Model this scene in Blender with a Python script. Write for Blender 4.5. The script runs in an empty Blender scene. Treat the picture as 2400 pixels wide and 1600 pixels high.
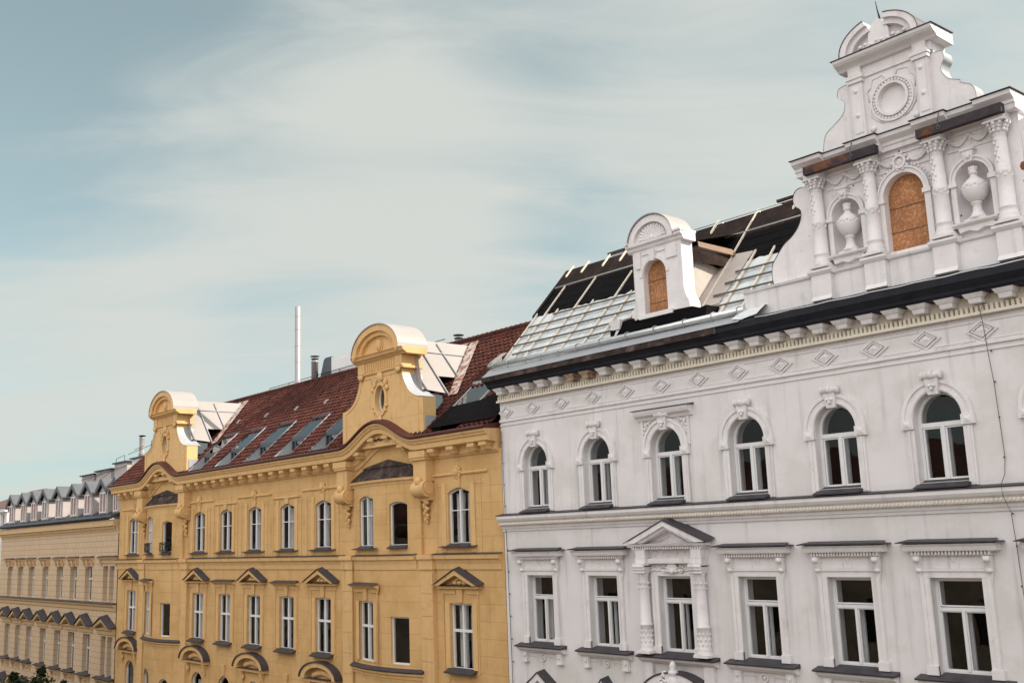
import bpy, bmesh, math, random
from mathutils import Vector, Matrix
random.seed(7)
PI = math.pi
SC = bpy.context.scene
COL = SC.collection

# ------------------------------------------------------------------ camera
cd = bpy.data.cameras.new("camera")
cam = bpy.data.objects.new("camera", cd)
COL.objects.link(cam)
cd.sensor_width = 36.0
cd.lens = 36.0 * 2430.7 / 2400.0
cd.clip_end = 5000
a, p, r = math.radians(41.173), math.radians(10.573), math.radians(2.107)
head = Vector((-math.cos(a), math.sin(a), 0)); side = Vector((math.sin(a), math.cos(a), 0)); up = Vector((0, 0, 1))
F = head * math.cos(p) + up * math.sin(p); U = -head * math.sin(p) + up * math.cos(p)
CR = math.cos(r) * side - math.sin(r) * U; CU = math.sin(r) * side + math.cos(r) * U
cam.matrix_world = Matrix(((CR.x, CU.x, -F.x, 0), (CR.y, CU.y, -F.y, -25), (CR.z, CU.z, -F.z, 16), (0, 0, 0, 1)))
SC.camera = cam

# ------------------------------------------------------------------ light
SUN = Vector((1.0, .95, 1.05)).normalized()
elev = math.asin(SUN.z); azim = math.atan2(SUN.x, SUN.y)
SC.view_settings.view_transform = 'Standard'
SC.view_settings.look = 'None'
SC.view_settings.exposure = 1.02
SC.view_settings.gamma = 1.0
W = bpy.data.worlds.new("World"); SC.world = W; W.use_nodes = True
nt = W.node_tree; nt.nodes.clear()
def N(t, kind, **kw):
    n = t.nodes.new(kind)
    for k, v in kw.items():
        setattr(n, k, v)
    return n
out = N(nt, 'ShaderNodeOutputWorld'); bg = N(nt, 'ShaderNodeBackground'); bg.inputs['Strength'].default_value = 0.12
sky = N(nt, 'ShaderNodeTexSky', sky_type='NISHITA'); sky.sun_disc = False
sky.sun_elevation = elev; sky.sun_rotation = azim; sky.air_density = 1.0; sky.dust_density = 1.2; sky.ozone_density = 1.0
tc = N(nt, 'ShaderNodeTexCoord'); sx = N(nt, 'ShaderNodeSeparateXYZ')
nt.links.new(tc.outputs['Generated'], sx.inputs[0])
zc = N(nt, 'ShaderNodeMath', operation='MAXIMUM'); zc.inputs[1].default_value = 0.03
za = N(nt, 'ShaderNodeMath', operation='ADD'); za.inputs[1].default_value = 0.22
nt.links.new(sx.outputs['Z'], zc.inputs[0]); nt.links.new(zc.outputs[0], za.inputs[0])
dx = N(nt, 'ShaderNodeMath', operation='DIVIDE'); dy = N(nt, 'ShaderNodeMath', operation='DIVIDE')
nt.links.new(sx.outputs['X'], dx.inputs[0]); nt.links.new(za.outputs[0], dx.inputs[1])
nt.links.new(sx.outputs['Y'], dy.inputs[0]); nt.links.new(za.outputs[0], dy.inputs[1])
cb = N(nt, 'ShaderNodeCombineXYZ'); nt.links.new(dx.outputs[0], cb.inputs[0]); nt.links.new(dy.outputs[0], cb.inputs[1])
mp = N(nt, 'ShaderNodeMapping'); mp.vector_type = 'TEXTURE'; mp.inputs['Rotation'].default_value = (0, 0, math.radians(52)); mp.inputs['Scale'].default_value = (1.55, 0.55, 1.0)
mp.inputs['Location'].default_value = (0.9, 1.45, 0.0)
nt.links.new(cb.outputs[0], mp.inputs['Vector'])
n1 = N(nt, 'ShaderNodeTexNoise'); n1.inputs['Scale'].default_value = 0.75; n1.inputs['Detail'].default_value = 3; n1.inputs['Roughness'].default_value = 0.5; n1.inputs['Distortion'].default_value = 0.4
n2 = N(nt, 'ShaderNodeTexNoise'); n2.inputs['Scale'].default_value = 2.6; n2.inputs['Detail'].default_value = 9; n2.inputs['Roughness'].default_value = 0.58; n2.inputs['Distortion'].default_value = 0.7
nt.links.new(mp.outputs[0], n1.inputs['Vector']); nt.links.new(mp.outputs[0], n2.inputs['Vector'])
ad = N(nt, 'ShaderNodeMath', operation='MULTIPLY_ADD'); ad.inputs[1].default_value = 0.70
nt.links.new(n2.outputs['Fac'], ad.inputs[0]); nt.links.new(n1.outputs['Fac'], ad.inputs[2])
rp = N(nt, 'ShaderNodeMapRange', interpolation_type='SMOOTHSTEP'); rp.inputs['From Min'].default_value = 0.58; rp.inputs['From Max'].default_value = 1.10
rp.inputs['To Min'].default_value = 0.06; rp.inputs['To Max'].default_value = 0.92
hs = N(nt, 'ShaderNodeHueSaturation'); hs.inputs['Saturation'].default_value = 0.33
nt.links.new(sky.outputs['Color'], hs.inputs['Color'])
tint = N(nt, 'ShaderNodeMixRGB', blend_type='MULTIPLY'); tint.inputs['Fac'].default_value = 1; tint.inputs['Color2'].default_value = (0.47, 0.60, 0.585, 1)
nt.links.new(hs.outputs['Color'], tint.inputs['Color1'])
# broad cloud sheets thicken and thin towards fixed compass directions of the sky
cover = ad.outputs[0]
for d, width, amount in (((-0.8285, 0.4656, 0.3111), 0.035, 0.20), ((-0.6821, 0.6576, 0.3199), 0.05, 0.10), ((-0.8662, 0.25, 0.4327), 0.045, -0.14), ((-0.855, 0.4807, 0.1949), 0.010, -0.14), ((-0.70, 0.68, 0.22), 0.010, -0.12), ((-0.4383, 0.7966, 0.4164), 0.04, 0.12), ((-0.9192, 0.2655, 0.2907), 0.012, -0.08), ((-0.9382, 0.3139, 0.146), 0.012, 0.15)):
    v = Vector(d).normalized()
    dn_ = N(nt, 'ShaderNodeVectorMath', operation='DOT_PRODUCT'); dn_.inputs[1].default_value = v; nt.links.new(tc.outputs['Generated'], dn_.inputs[0])
    rr0 = N(nt, 'ShaderNodeMapRange', interpolation_type='SMOOTHSTEP'); rr0.inputs['From Min'].default_value = 1 - width; rr0.inputs['From Max'].default_value = 1.0
    rr0.inputs['To Min'].default_value = 0; rr0.inputs['To Max'].default_value = amount; nt.links.new(dn_.outputs['Value'], rr0.inputs['Value'])
    s0 = N(nt, 'ShaderNodeMath', operation='ADD'); nt.links.new(cover, s0.inputs[0]); nt.links.new(rr0.outputs[0], s0.inputs[1]); cover = s0.outputs[0]
nt.links.new(cover, rp.inputs['Value'])
cl = N(nt, 'ShaderNodeMixRGB'); cl.inputs['Color2'].default_value = (2.80, 2.90, 2.74, 1)
nt.links.new(tint.outputs['Color'], cl.inputs['Color1']); nt.links.new(rp.outputs[0], cl.inputs['Fac'])
# unseen bright bank added to the sky across the street to brighten the facades
dn_ = N(nt, 'ShaderNodeVectorMath', operation='DOT_PRODUCT'); dn_.inputs[1].default_value = Vector((0.30, -0.62, 0.76)).normalized(); nt.links.new(tc.outputs['Generated'], dn_.inputs[0])
rb0 = N(nt, 'ShaderNodeMapRange', interpolation_type='SMOOTHSTEP'); rb0.inputs['From Min'].default_value = 0.36; rb0.inputs['From Max'].default_value = 0.88; nt.links.new(dn_.outputs['Value'], rb0.inputs['Value'])
bk = N(nt, 'ShaderNodeMixRGB'); bk.inputs['Color2'].default_value = (7.6, 7.45, 7.2, 1); nt.links.new(rb0.outputs[0], bk.inputs['Fac']); nt.links.new(cl.outputs['Color'], bk.inputs['Color1'])
nt.links.new(bk.outputs['Color'], bg.inputs['Color']); nt.links.new(bg.outputs[0], out.inputs[0])
sl = bpy.data.lights.new("sun", 'SUN'); sl.energy = 3.5; sl.angle = math.radians(0.5); sl.color = (1.0, 0.90, 0.76)
so = bpy.data.objects.new("sun", sl); COL.objects.link(so); so.location = (0, 0, 60)
so.rotation_euler = SUN.to_track_quat('Z', 'Y').to_euler()

# ------------------------------------------------------------------ materials
MATS = {}
CELLS = {'red_clay_roof_tile': 3.6}
def mat(name, col, rough=0.8, var=0.08, vscale=1.5, bump=0.0, bscale=40.0, metal=0.0, streak=0.0, bricks=None, spec=0.3, col2=None, c2scale=3.0, c2lo=.45, c2hi=.65):
    if name in MATS: return MATS[name]
    m = bpy.data.materials.new(name); m.use_nodes = True; MATS[name] = m
    t = m.node_tree; b = t.nodes['Principled BSDF']; L = t.links.new
    b.inputs['Roughness'].default_value = rough; b.inputs['Metallic'].default_value = metal
    b.inputs['Specular IOR Level'].default_value = spec
    g = N(t, 'ShaderNodeNewGeometry')
    nz = N(t, 'ShaderNodeTexNoise'); nz.inputs['Scale'].default_value = vscale; nz.inputs['Detail'].default_value = 6; nz.inputs['Roughness'].default_value = .6
    L(g.outputs['Position'], nz.inputs['Vector'])
    mr = N(t, 'ShaderNodeMapRange'); mr.inputs['From Min'].default_value = .25; mr.inputs['From Max'].default_value = .75
    mr.inputs['To Min'].default_value = 1 - var; mr.inputs['To Max'].default_value = 1 + var
    L(nz.outputs['Fac'], mr.inputs['Value'])
    base = None
    if col2:
        n2 = N(t, 'ShaderNodeTexNoise'); n2.inputs['Scale'].default_value = c2scale; n2.inputs['Detail'].default_value = 7; n2.inputs['Roughness'].default_value = .65
        L(g.outputs['Position'], n2.inputs['Vector'])
        r2 = N(t, 'ShaderNodeMapRange', interpolation_type='SMOOTHSTEP'); r2.inputs['From Min'].default_value = c2lo; r2.inputs['From Max'].default_value = c2hi
        L(n2.outputs['Fac'], r2.inputs['Value'])
        mx = N(t, 'ShaderNodeMixRGB'); mx.inputs['Color1'].default_value = (*col, 1); mx.inputs['Color2'].default_value = (*col2, 1)
        L(r2.outputs[0], mx.inputs['Fac']); base = mx.outputs['Color']
    mul = N(t, 'ShaderNodeMixRGB', blend_type='MULTIPLY'); mul.inputs['Fac'].default_value = 1
    if base: L(base, mul.inputs['Color1'])
    else: mul.inputs['Color1'].default_value = (*col, 1)
    L(mr.outputs[0], mul.inputs['Color2'])
    cur = mul.outputs['Color']
    if streak:
        mpp = N(t, 'ShaderNodeMapping'); mpp.inputs['Scale'].default_value = (2.3, 2.3, .16); L(g.outputs['Position'], mpp.inputs['Vector'])
        n3 = N(t, 'ShaderNodeTexNoise'); n3.inputs['Scale'].default_value = 1.6; n3.inputs['Detail'].default_value = 8; L(mpp.outputs[0], n3.inputs['Vector'])
        r3 = N(t, 'ShaderNodeMapRange', interpolation_type='SMOOTHSTEP'); r3.inputs['From Min'].default_value = .52; r3.inputs['From Max'].default_value = .8
        r3.inputs['To Min'].default_value = 1; r3.inputs['To Max'].default_value = 1 - streak
        L(n3.outputs['Fac'], r3.inputs['Value'])
        m3 = N(t, 'ShaderNodeMixRGB', blend_type='MULTIPLY'); m3.inputs['Fac'].default_value = 1
        L(cur, m3.inputs['Color1']); L(r3.outputs[0], m3.inputs['Color2']); cur = m3.outputs['Color']
    if name in CELLS:
        vo = N(t, 'ShaderNodeTexVoronoi'); vo.inputs['Scale'].default_value = CELLS[name]; L(g.outputs['Position'], vo.inputs['Vector'])
        sc_ = N(t, 'ShaderNodeSeparateColor'); L(vo.outputs['Color'], sc_.inputs[0])
        rv = N(t, 'ShaderNodeMapRange'); rv.inputs['To Min'].default_value = .75; rv.inputs['To Max'].default_value = 1.28; L(sc_.outputs[0], rv.inputs['Value'])
        mv = N(t, 'ShaderNodeMixRGB', blend_type='MULTIPLY'); mv.inputs['Fac'].default_value = 1; L(cur, mv.inputs['Color1']); L(rv.outputs[0], mv.inputs['Color2']); cur = mv.outputs['Color']
    hsum = None
    if bump:
        nb = N(t, 'ShaderNodeTexNoise'); nb.inputs['Scale'].default_value = bscale; nb.inputs['Detail'].default_value = 5
        L(g.outputs['Position'], nb.inputs['Vector']); hsum = nb.outputs['Fac']
    if bricks:
        bw, bh, dark, zoff = bricks
        sp = N(t, 'ShaderNodeSeparateXYZ'); L(g.outputs['Position'], sp.inputs[0])
        aa = N(t, 'ShaderNodeMath', operation='ADD'); aa.inputs[1].default_value = zoff; L(sp.outputs['Z'], aa.inputs[0])
        cc = N(t, 'ShaderNodeCombineXYZ'); L(sp.outputs['X'], cc.inputs[0]); L(aa.outputs[0], cc.inputs[1])
        br = N(t, 'ShaderNodeTexBrick'); br.offset = .5
        br.inputs['Scale'].default_value = 1; br.inputs['Brick Width'].default_value = bw; br.inputs['Row Height'].default_value = bh
        br.inputs['Mortar Size'].default_value = .02; br.inputs['Mortar Smooth'].default_value = .3
        br.inputs['Color1'].default_value = (1, 1, 1, 1); br.inputs['Color2'].default_value = (.96, .96, .96, 1); br.inputs['Mortar'].default_value = (dark, dark, dark, 1)
        L(cc.outputs[0], br.inputs['Vector'])
        m4 = N(t, 'ShaderNodeMixRGB', blend_type='MULTIPLY'); m4.inputs['Fac'].default_value = 1
        L(cur, m4.inputs['Color1']); L(br.outputs['Color'], m4.inputs['Color2']); cur = m4.outputs['Color']
        bp2 = N(t, 'ShaderNodeBump'); bp2.inputs['Strength'].default_value = .5; bp2.inputs['Distance'].default_value = .02; bp2.invert = True
        L(br.outputs['Fac'], bp2.inputs['Height'])
    else: bp2 = None
    L(cur, b.inputs['Base Color'])
    if hsum:
        bp = N(t, 'ShaderNodeBump'); bp.inputs['Strength'].default_value = bump; bp.inputs['Distance'].default_value = .02
        L(hsum, bp.inputs['Height'])
        if bp2: L(bp2.outputs[0], bp.inputs['Normal'])
        L(bp.outputs[0], b.inputs['Normal'])
    elif bp2: L(bp2.outputs[0], b.inputs['Normal'])
    return m
WHITE = mat('white_plaster', (.735, .705, .722), .85, .05, .9, .25, 60, streak=.30, col2=(.67, .645, .64), c2scale=.55, c2lo=.45, c2hi=.6)
WTRIM = mat('white_stucco_trim', (.752, .722, .738), .8, .07, 2.2, .4, 30, streak=.22, col2=(.64, .60, .585), c2scale=2.6, c2lo=.56, c2hi=.74)
WFRZ = mat('cream_frieze_plaster', (.76, .70, .60), .85, .06, 2.0, .25, 60, streak=.1)
YEL = mat('yellow_plaster', (.65, .41, .185), .85, .07, .9, .25, 60, streak=.22, col2=(.58, .355, .145), c2scale=.6, c2lo=.42, c2hi=.62, bricks=(4.3, .62, .91, .12))
YTRIM = mat('yellow_stucco_trim', (.68, .435, .20), .8, .07, 2.2, .4, 30, streak=.25, col2=(.56, .36, .18), c2scale=2.4, c2lo=.54, c2hi=.74)
CRM = mat('cream_block_plaster', (.60, .445, .30), .85, .06, 1.0, .25, 60, streak=.08, bricks=(.75, .37, .66, .05))
CTRIM = mat('cream_stucco_trim', (.62, .43, .24), .8, .06, 2.2, .3, 45, streak=.08)
DARK = mat('dark_cornice_paint', (.022, .023, .031), .6, .25, 3.0, .2, 30, streak=.2, spec=.15)
CAP = mat('dark_sheet_metal_cap', (.050, .045, .053), .5, .25, 4.0, .15, 20)
BROWN = mat('weathered_brown_board', (.045, .030, .029), .75, .5, 3.0, .4, 20, streak=.5, col2=(.11, .08, .07), c2scale=2.2, spec=.15)
SLATE = mat('dark_slate_roof', (.022, .026, .036), .45, .3, 5.0, .3, 12)
REDMET = mat('dark_red_gutter_metal', (.085, .022, .020), .45, .25, 5.0, .1, 20)
TILE = mat('red_clay_roof_tile', (.085, .028, .021), .8, .35, 3.5, .2, 60, col2=(.05, .020, .017), c2scale=1.8, spec=.15)
ZINC = mat('white_zinc_sheet', (.33, .30, .29), .5, .06, 1.2, .12, 8)
ZINCW = mat('light_grey_zinc', (.33, .34, .36), .45, .1, 2.0, .1, 10)
GUT = mat('bright_galvanised_gutter', (.62, .64, .65), .3, .12, 4.0, .05, 20, metal=.8)
FOIL = mat('pale_roofing_membrane', (.66, .69, .70), .3, .10, 2.2, .9, 3.2, spec=.6, col2=(.50, .55, .58), c2scale=1.3, c2lo=.5, c2hi=.62)
FELT = mat('black_bitumen_felt', (.022, .014, .012), .85, .4, 3.0, .5, 14, col2=(.045, .026, .022), c2scale=1.2, spec=.15)
FELTBK_SHADE = mat('black_felt_and_shade', (.006, .005, .006), .85, .4, 3.0, .5, 14, spec=.08)  # black felt, and the colour of the painted shade on the yellow roof
LATH = mat('new_timber_batten', (.74, .65, .54), .7, .15, 8.0, .2, 40)
LATHG = mat('grey_timber_batten', (.09, .075, .07), .7, .3, 8.0, .2, 40)
BEAM = mat('old_dark_timber_beam', (.045, .035, .042), .75, .4, 5.0, .5, 30, col2=(.15, .06, .035), c2scale=1.1, c2lo=.56, c2hi=.64)
OSB = mat('oriented_strand_board', (.34, .145, .062), .75, .28, 1.6, .4, 50, col2=(.50, .28, .15), c2scale=17, c2lo=.46, c2hi=.66)
FRAME = mat('white_window_paint', (.74, .74, .76), .45, .04, 3.0)
ROOM = mat('dim_room_interior', (.022, .017, .015), .9, .5, .8)
CURT = mat('white_curtain_cloth', (.78, .76, .74), .9, .08, 4.0)
IRON = mat('black_wrought_iron', (.012, .012, .014), .5, .2, 8.0)
PIPE = mat('pale_steel_flue', (.36, .34, .34), .4, .06, 3.0, metal=.2)
DGREY = mat('dark_grey_dormer_metal', (.085, .092, .115), .5, .15, 3.0)
PINKW = mat('dormer_pale_render', (.46, .41, .40), .85, .06, 2.0)
RUST = mat('rusty_flashing', (.58, .52, .48), .6, .1, 3.0, .3, 20, col2=(.26, .085, .05), c2scale=4.0, c2lo=.42, c2hi=.58)
BARK = mat('tree_bark', (.06, .045, .035), .9, .3, 6.0, .6, 20)
LEAF = mat('tree_leaves', (.014, .028, .009), .8, .5, 1.2, col2=(.035, .05, .013), c2scale=1.5, spec=.1)
ASPH = mat('asphalt', (.05, .05, .052), .9, .15, 2.0, .3, 40)
PAVE = mat('paving_concrete', (.24, .23, .22), .9, .12, 2.0, .3, 30)
GRND = mat('ground_dust', (.18, .16, .14), .95, .15, .3)
PAINT = mat('road_marking_paint', (.75, .75, .72), .7, .1, 3)
OPPO = mat('sunlit_facade_plaster', (.30, .25, .20), .85, .5, .8, .2, 30, bricks=(1.6, .5, .85, 0))
BRICK = mat('exposed_brick', (.22, .085, .055), .9, .3, 8.0, .5, 30)
def glass(name, tint, f0=.042, rough=.015):
    m = bpy.data.materials.new(name); m.use_nodes = True; t = m.node_tree; t.nodes.clear(); L = t.links.new
    o = N(t, 'ShaderNodeOutputMaterial'); mx = N(t, 'ShaderNodeMixShader'); tr = N(t, 'ShaderNodeBsdfTransparent'); gl = N(t, 'ShaderNodeBsdfGlossy')
    tr.inputs['Color'].default_value = (*tint, 1); gl.inputs['Roughness'].default_value = rough
    g = N(t, 'ShaderNodeNewGeometry'); nz = N(t, 'ShaderNodeTexNoise'); nz.inputs['Scale'].default_value = 1.2; nz.inputs['Detail'].default_value = 1
    L(g.outputs['Position'], nz.inputs['Vector']); bp = N(t, 'ShaderNodeBump'); bp.inputs['Strength'].default_value = .16; bp.inputs['Distance'].default_value = .05
    L(nz.outputs['Fac'], bp.inputs['Height']); L(bp.outputs[0], gl.inputs['Normal'])
    dt = N(t, 'ShaderNodeVectorMath', operation='DOT_PRODUCT'); L(g.outputs['Normal'], dt.inputs[0]); L(g.outputs['Incoming'], dt.inputs[1])
    ab = N(t, 'ShaderNodeMath', operation='ABSOLUTE'); L(dt.outputs['Value'], ab.inputs[0])
    su = N(t, 'ShaderNodeMath', operation='SUBTRACT'); su.inputs[0].default_value = 1; L(ab.outputs[0], su.inputs[1])
    pw = N(t, 'ShaderNodeMath', operation='POWER'); pw.inputs[1].default_value = 5; L(su.outputs[0], pw.inputs[0])
    ma = N(t, 'ShaderNodeMath', operation='MULTIPLY_ADD'); ma.inputs[1].default_value = 1 - f0; ma.inputs[2].default_value = f0; L(pw.outputs[0], ma.inputs[0])
    L(ma.outputs[0], mx.inputs[0]); L(tr.outputs[0], mx.inputs[1]); L(gl.outputs[0], mx.inputs[2]); L(mx.outputs[0], o.inputs[0])
    return m
GLASS = glass('window_glass', (.82, .84, .85))
SKYGL = glass('skylight_glass', (.10, .13, .15), .26)
def bricks_none(): pass

# ------------------------------------------------------------------ mesh builder
CACHE = {}
class MB:
    def __init__(s): s.v = []; s.f = []; s.sm = []
    def add(s, vs, fs, smooth=False):
        o = len(s.v); s.v += [tuple(q) for q in vs]; s.f += [tuple(i + o for i in f) for f in fs]; s.sm += [smooth] * len(fs); return s
    def quad(s, *q): return s.add(q, [tuple(range(len(q)))])
    def box(s, x0, x1, y0, y1, z0, z1):
        v = [(x, y, z) for x in (x0, x1) for y in (y0, y1) for z in (z0, z1)]
        return s.add(v, [(0, 1, 3, 2), (4, 6, 7, 5), (0, 4, 5, 1), (2, 3, 7, 6), (0, 2, 6, 4), (1, 5, 7, 3)])
    def taper(s, cx, w0, w1, y0a, y0b, y1, z0, z1):
        # block with bottom width w0 / front y0a and top width w1 / front y0b, back at y1
        v = [(cx - w0 / 2, y0a, z0), (cx + w0 / 2, y0a, z0), (cx + w0 / 2, y1, z0), (cx - w0 / 2, y1, z0),
             (cx - w1 / 2, y0b, z1), (cx + w1 / 2, y0b, z1), (cx + w1 / 2, y1, z1), (cx - w1 / 2, y1, z1)]
        return s.add(v, [(0, 3, 2, 1), (4, 5, 6, 7), (0, 1, 5, 4), (1, 2, 6, 5), (2, 3, 7, 6), (3, 0, 4, 7)])
    def prism(s, pts, y0, y1):
        n = len(pts); v = [(x, y0, z) for x, z in pts] + [(x, y1, z) for x, z in pts]
        return s.add(v, [tuple(range(n)), tuple(range(2 * n - 1, n - 1, -1))] + [(i, (i + 1) % n, n + (i + 1) % n, n + i) for i in range(n)])
    def prismx(s, pts, x0, x1):
        n = len(pts); v = [(x0, y, z) for y, z in pts] + [(x1, y, z) for y, z in pts]
        return s.add(v, [tuple(range(n)), tuple(range(2 * n - 1, n - 1, -1))] + [(i, (i + 1) % n, n + (i + 1) % n, n + i) for i in range(n)])
    def band(s, outer, inner, y0, y1, closed=False):
        n = len(outer); v = []
        for (a, b), (c, d) in zip(outer, inner): v += [(a, y0, b), (c, y0, d), (c, y1, d), (a, y1, b)]
        f = []
        for i in range(n if closed else n - 1):
            j = (i + 1) % n
            for k in range(4): f.append((4 * i + k, 4 * j + k, 4 * j + (k + 1) % 4, 4 * i + (k + 1) % 4))
        if not closed: f += [(0, 1, 2, 3), (4 * n - 1, 4 * n - 2, 4 * n - 3, 4 * n - 4)]
        return s.add(v, f)
    def sweep(s, prof, path):
        # prof [(y,z)] open polyline closed at the back, path [(x,dy,dz)]
        n = len(prof); v = []; f = []
        for x, dy, dz in path: v += [(x, y + dy, z + dz) for y, z in prof]
        for i in range(len(path) - 1):
            for k in range(n): f.append((i * n + k, (i + 1) * n + k, (i + 1) * n + (k + 1) % n, i * n + (k + 1) % n))
        m = (len(path) - 1) * n
        f += [tuple(range(n)), tuple(range(m + n - 1, m - 1, -1))]
        return s.add(v, f)
    def tube(s, pts, r, n=6, caps=True):
        P = [Vector(q) for q in pts]; v = []; f = []
        for i, q in enumerate(P):
            d = (P[min(i + 1, len(P) - 1)] - P[max(i - 1, 0)]).normalized()
            ref = Vector((0, 0, 1)) if abs(d.z) < .9 else Vector((1, 0, 0))
            u = d.cross(ref).normalized(); w = d.cross(u)
            rr = r[i] if isinstance(r, (list, tuple)) else r
            v += [tuple(q + (u * math.cos(2 * PI * k / n) + w * math.sin(2 * PI * k / n)) * rr) for k in range(n)]
        for i in range(len(P) - 1):
            for k in range(n): f.append((i * n + k, i * n + (k + 1) % n, (i + 1) * n + (k + 1) % n, (i + 1) * n + k))
        s.add(v, f, n > 4)
        if caps: s.add(v[:n], [tuple(range(n))]); s.add(v[-n:], [tuple(range(n))])
        return s
    def lathe(s, cx, cy, prof, n=16):
        v = []; f = []
        for rr, z in prof: v += [(cx + rr * math.cos(2 * PI * k / n), cy + rr * math.sin(2 * PI * k / n), z) for k in range(n)]
        for i in range(len(prof) - 1):
            for k in range(n): f.append((i * n + k, i * n + (k + 1) % n, (i + 1) * n + (k + 1) % n, (i + 1) * n + k))
        s.add(v, f, True); s.add(v[-n:], [tuple(range(n))]); return s.add(v[:n], [tuple(range(n))])
    def ball(s, c, rx, ry=None, rz=None, n=8):
        ry = ry or rx; rz = rz or rx; v = []; f = []; m = max(4, n // 2)
        for i in range(m + 1):
            th = PI * i / m
            v += [(c[0] + rx * math.sin(th) * math.cos(2 * PI * k / n), c[1] + ry * math.sin(th) * math.sin(2 * PI * k / n), c[2] + rz * math.cos(th)) for k in range(n)]
        for i in range(m):
            for k in range(n): f.append((i * n + k, i * n + (k + 1) % n, (i + 1) * n + (k + 1) % n, (i + 1) * n + k))
        return s.add(v, f, True)
    def mesh(s, name, m):
        me = bpy.data.meshes.new(name); me.from_pydata(s.v, [], [f for f in s.f if len(set(f)) == len(f)]); me.validate()
        bm = bmesh.new(); bm.from_mesh(me)
        bmesh.ops.remove_doubles(bm, verts=bm.verts, dist=1e-5) if len(s.v) < 400 else None
        bmesh.ops.recalc_face_normals(bm, faces=bm.faces); bm.to_mesh(me); bm.free()
        if len(me.polygons) == len(s.sm): me.polygons.foreach_set('use_smooth', s.sm)
        me.materials.append(m); return me
    def build(s, name, m, parent=None, loc=(0, 0, 0), local=False, label=None, key=None):
        if key and key in CACHE: me = CACHE[key]
        else:
            me = s.mesh(name, m)
            if key: CACHE[key] = me
        return link(name, me, parent, loc, local, label)
def wpos(o):
    v = Vector(o.location)
    return v if o.parent is None or o.get('_loc') is None else v
def link(name, data, parent=None, loc=(0, 0, 0), local=False, label=None):
    o = bpy.data.objects.new(name, data); COL.objects.link(o); o.location = loc
    if parent is not None:
        o.parent = parent
        if not local: o.matrix_parent_inverse = Matrix.Translation(-Vector(parent.location))
    if label: o['label'] = label
    return o
def thing(name, label, cat, loc, group=None):
    o = link(name, None, None, loc); o['label'] = label; o['category'] = cat
    if group: o['group'] = group
    return o
def struct(o): o['kind'] = 'structure'; return o
def arcpts(cx, cz, rx, rz, a0=0, a1=180, n=20):
    return [(cx + rx * math.cos(math.radians(a0 + (a1 - a0) * i / n)), cz + rz * math.sin(math.radians(a0 + (a1 - a0) * i / n))) for i in range(n + 1)]
def spline(pts, k=5):
    o = []
    n = len(pts)
    for i in range(n - 1):
        p0 = pts[max(i - 1, 0)]; p1 = pts[i]; p2 = pts[i + 1]; p3 = pts[min(i + 2, n - 1)]
        for j in range(k):
            t = j / k
            o.append(tuple(.5 * ((2 * p1[c]) + (-p0[c] + p2[c]) * t + (2 * p0[c] - 5 * p1[c] + 4 * p2[c] - p3[c]) * t * t + (-p0[c] + 3 * p1[c] - 3 * p2[c] + p3[c]) * t ** 3) for c in (0, 1)))
    o.append(pts[-1]); return o

# a hole: (centre x, width, bottom z, spring z, rise)
def htop(h, x):
    cx, w, zb, zs, rise = h
    if rise <= 0: return zs
    u = min(1, abs(x - cx) / (w / 2))
    if rise >= w * .45: return zs + rise * math.sqrt(max(0, 1 - u * u))
    R = (w * w / 4 + rise * rise) / (2 * rise)
    return zs + rise - R + math.sqrt(max(0, R * R - (x - cx) ** 2))
def hsamples(h):
    cx, w, zb, zs, rise = h
    if rise <= 0: return [cx - w / 2, cx + w / 2]
    n = 14 if rise > .2 else 8
    return [cx - w / 2 * math.cos(PI * i / n) for i in range(n + 1)]
def wall(mb, x0, x1, z0, z1, holes, yf=lambda x: 0.0, depth=.5, extra=()):
    z1f = z1 if callable(z1) else (lambda x: z1)
    xs = {round(x0, 5), round(x1, 5)} | {round(e, 5) for e in extra if x0 < e < x1}
    for h in holes:
        xs |= {round(x, 5) for x in hsamples(h)}
    xs = sorted(x for x in xs if x0 - 1e-6 <= x <= x1 + 1e-6)
    for xa, xb in zip(xs, xs[1:]):
        if xb - xa < 1e-5: continue
        xm = (xa + xb) / 2
        hs = sorted([h for h in holes if abs(xm - h[0]) < h[1] / 2], key=lambda h: h[2])
        la, lb = z0, z0
        for h in hs + [None]:
            ta, tb = (z1f(xa), z1f(xb)) if h is None else (h[2], h[2])
            mb.quad((xa, yf(xa), la), (xb, yf(xb), lb), (xb, yf(xb), tb), (xa, yf(xa), ta))
            if h: la, lb = htop(h, xa), htop(h, xb)
    if depth:
        for h in holes:
            pts = [(h[0] - h[1] / 2, h[2])] + [(x, htop(h, x)) for x in hsamples(h)] + [(h[0] + h[1] / 2, h[2])]
            pts.append(pts[0])
            for (xa, za), (xb, zb) in zip(pts, pts[1:]):
                if abs(xa - xb) + abs(za - zb) < 1e-6: continue
                ya, yb = yf(xa), yf(xb)
                mb.quad((xa, ya, za), (xb, yb, zb), (xb, yb + depth, zb), (xa, ya + depth, za))
    return mb
def hole_poly(h, inset=0.0):
    cx, w, zb, zs, rise = h
    hh = (cx, w - 2 * inset, zb + inset, zs - (inset if rise <= 0 else 0), max(0, rise - inset) if rise > .3 else (rise * (1 - inset) if rise > 0 else 0))
    if 0 < rise <= .3: hh = (cx, w - 2 * inset, zb + inset, zs - inset * .6, rise * .9)
    return [(hh[0] - hh[1] / 2, hh[2])] + [(x, htop(hh, x)) for x in hsamples(hh)] + [(hh[0] + hh[1] / 2, hh[2])]
def frame_ring(mb, h, t, y0, y1):
    return mb.band(hole_poly(h, 0), hole_poly(h, t), y0, y1, closed=True)
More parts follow.
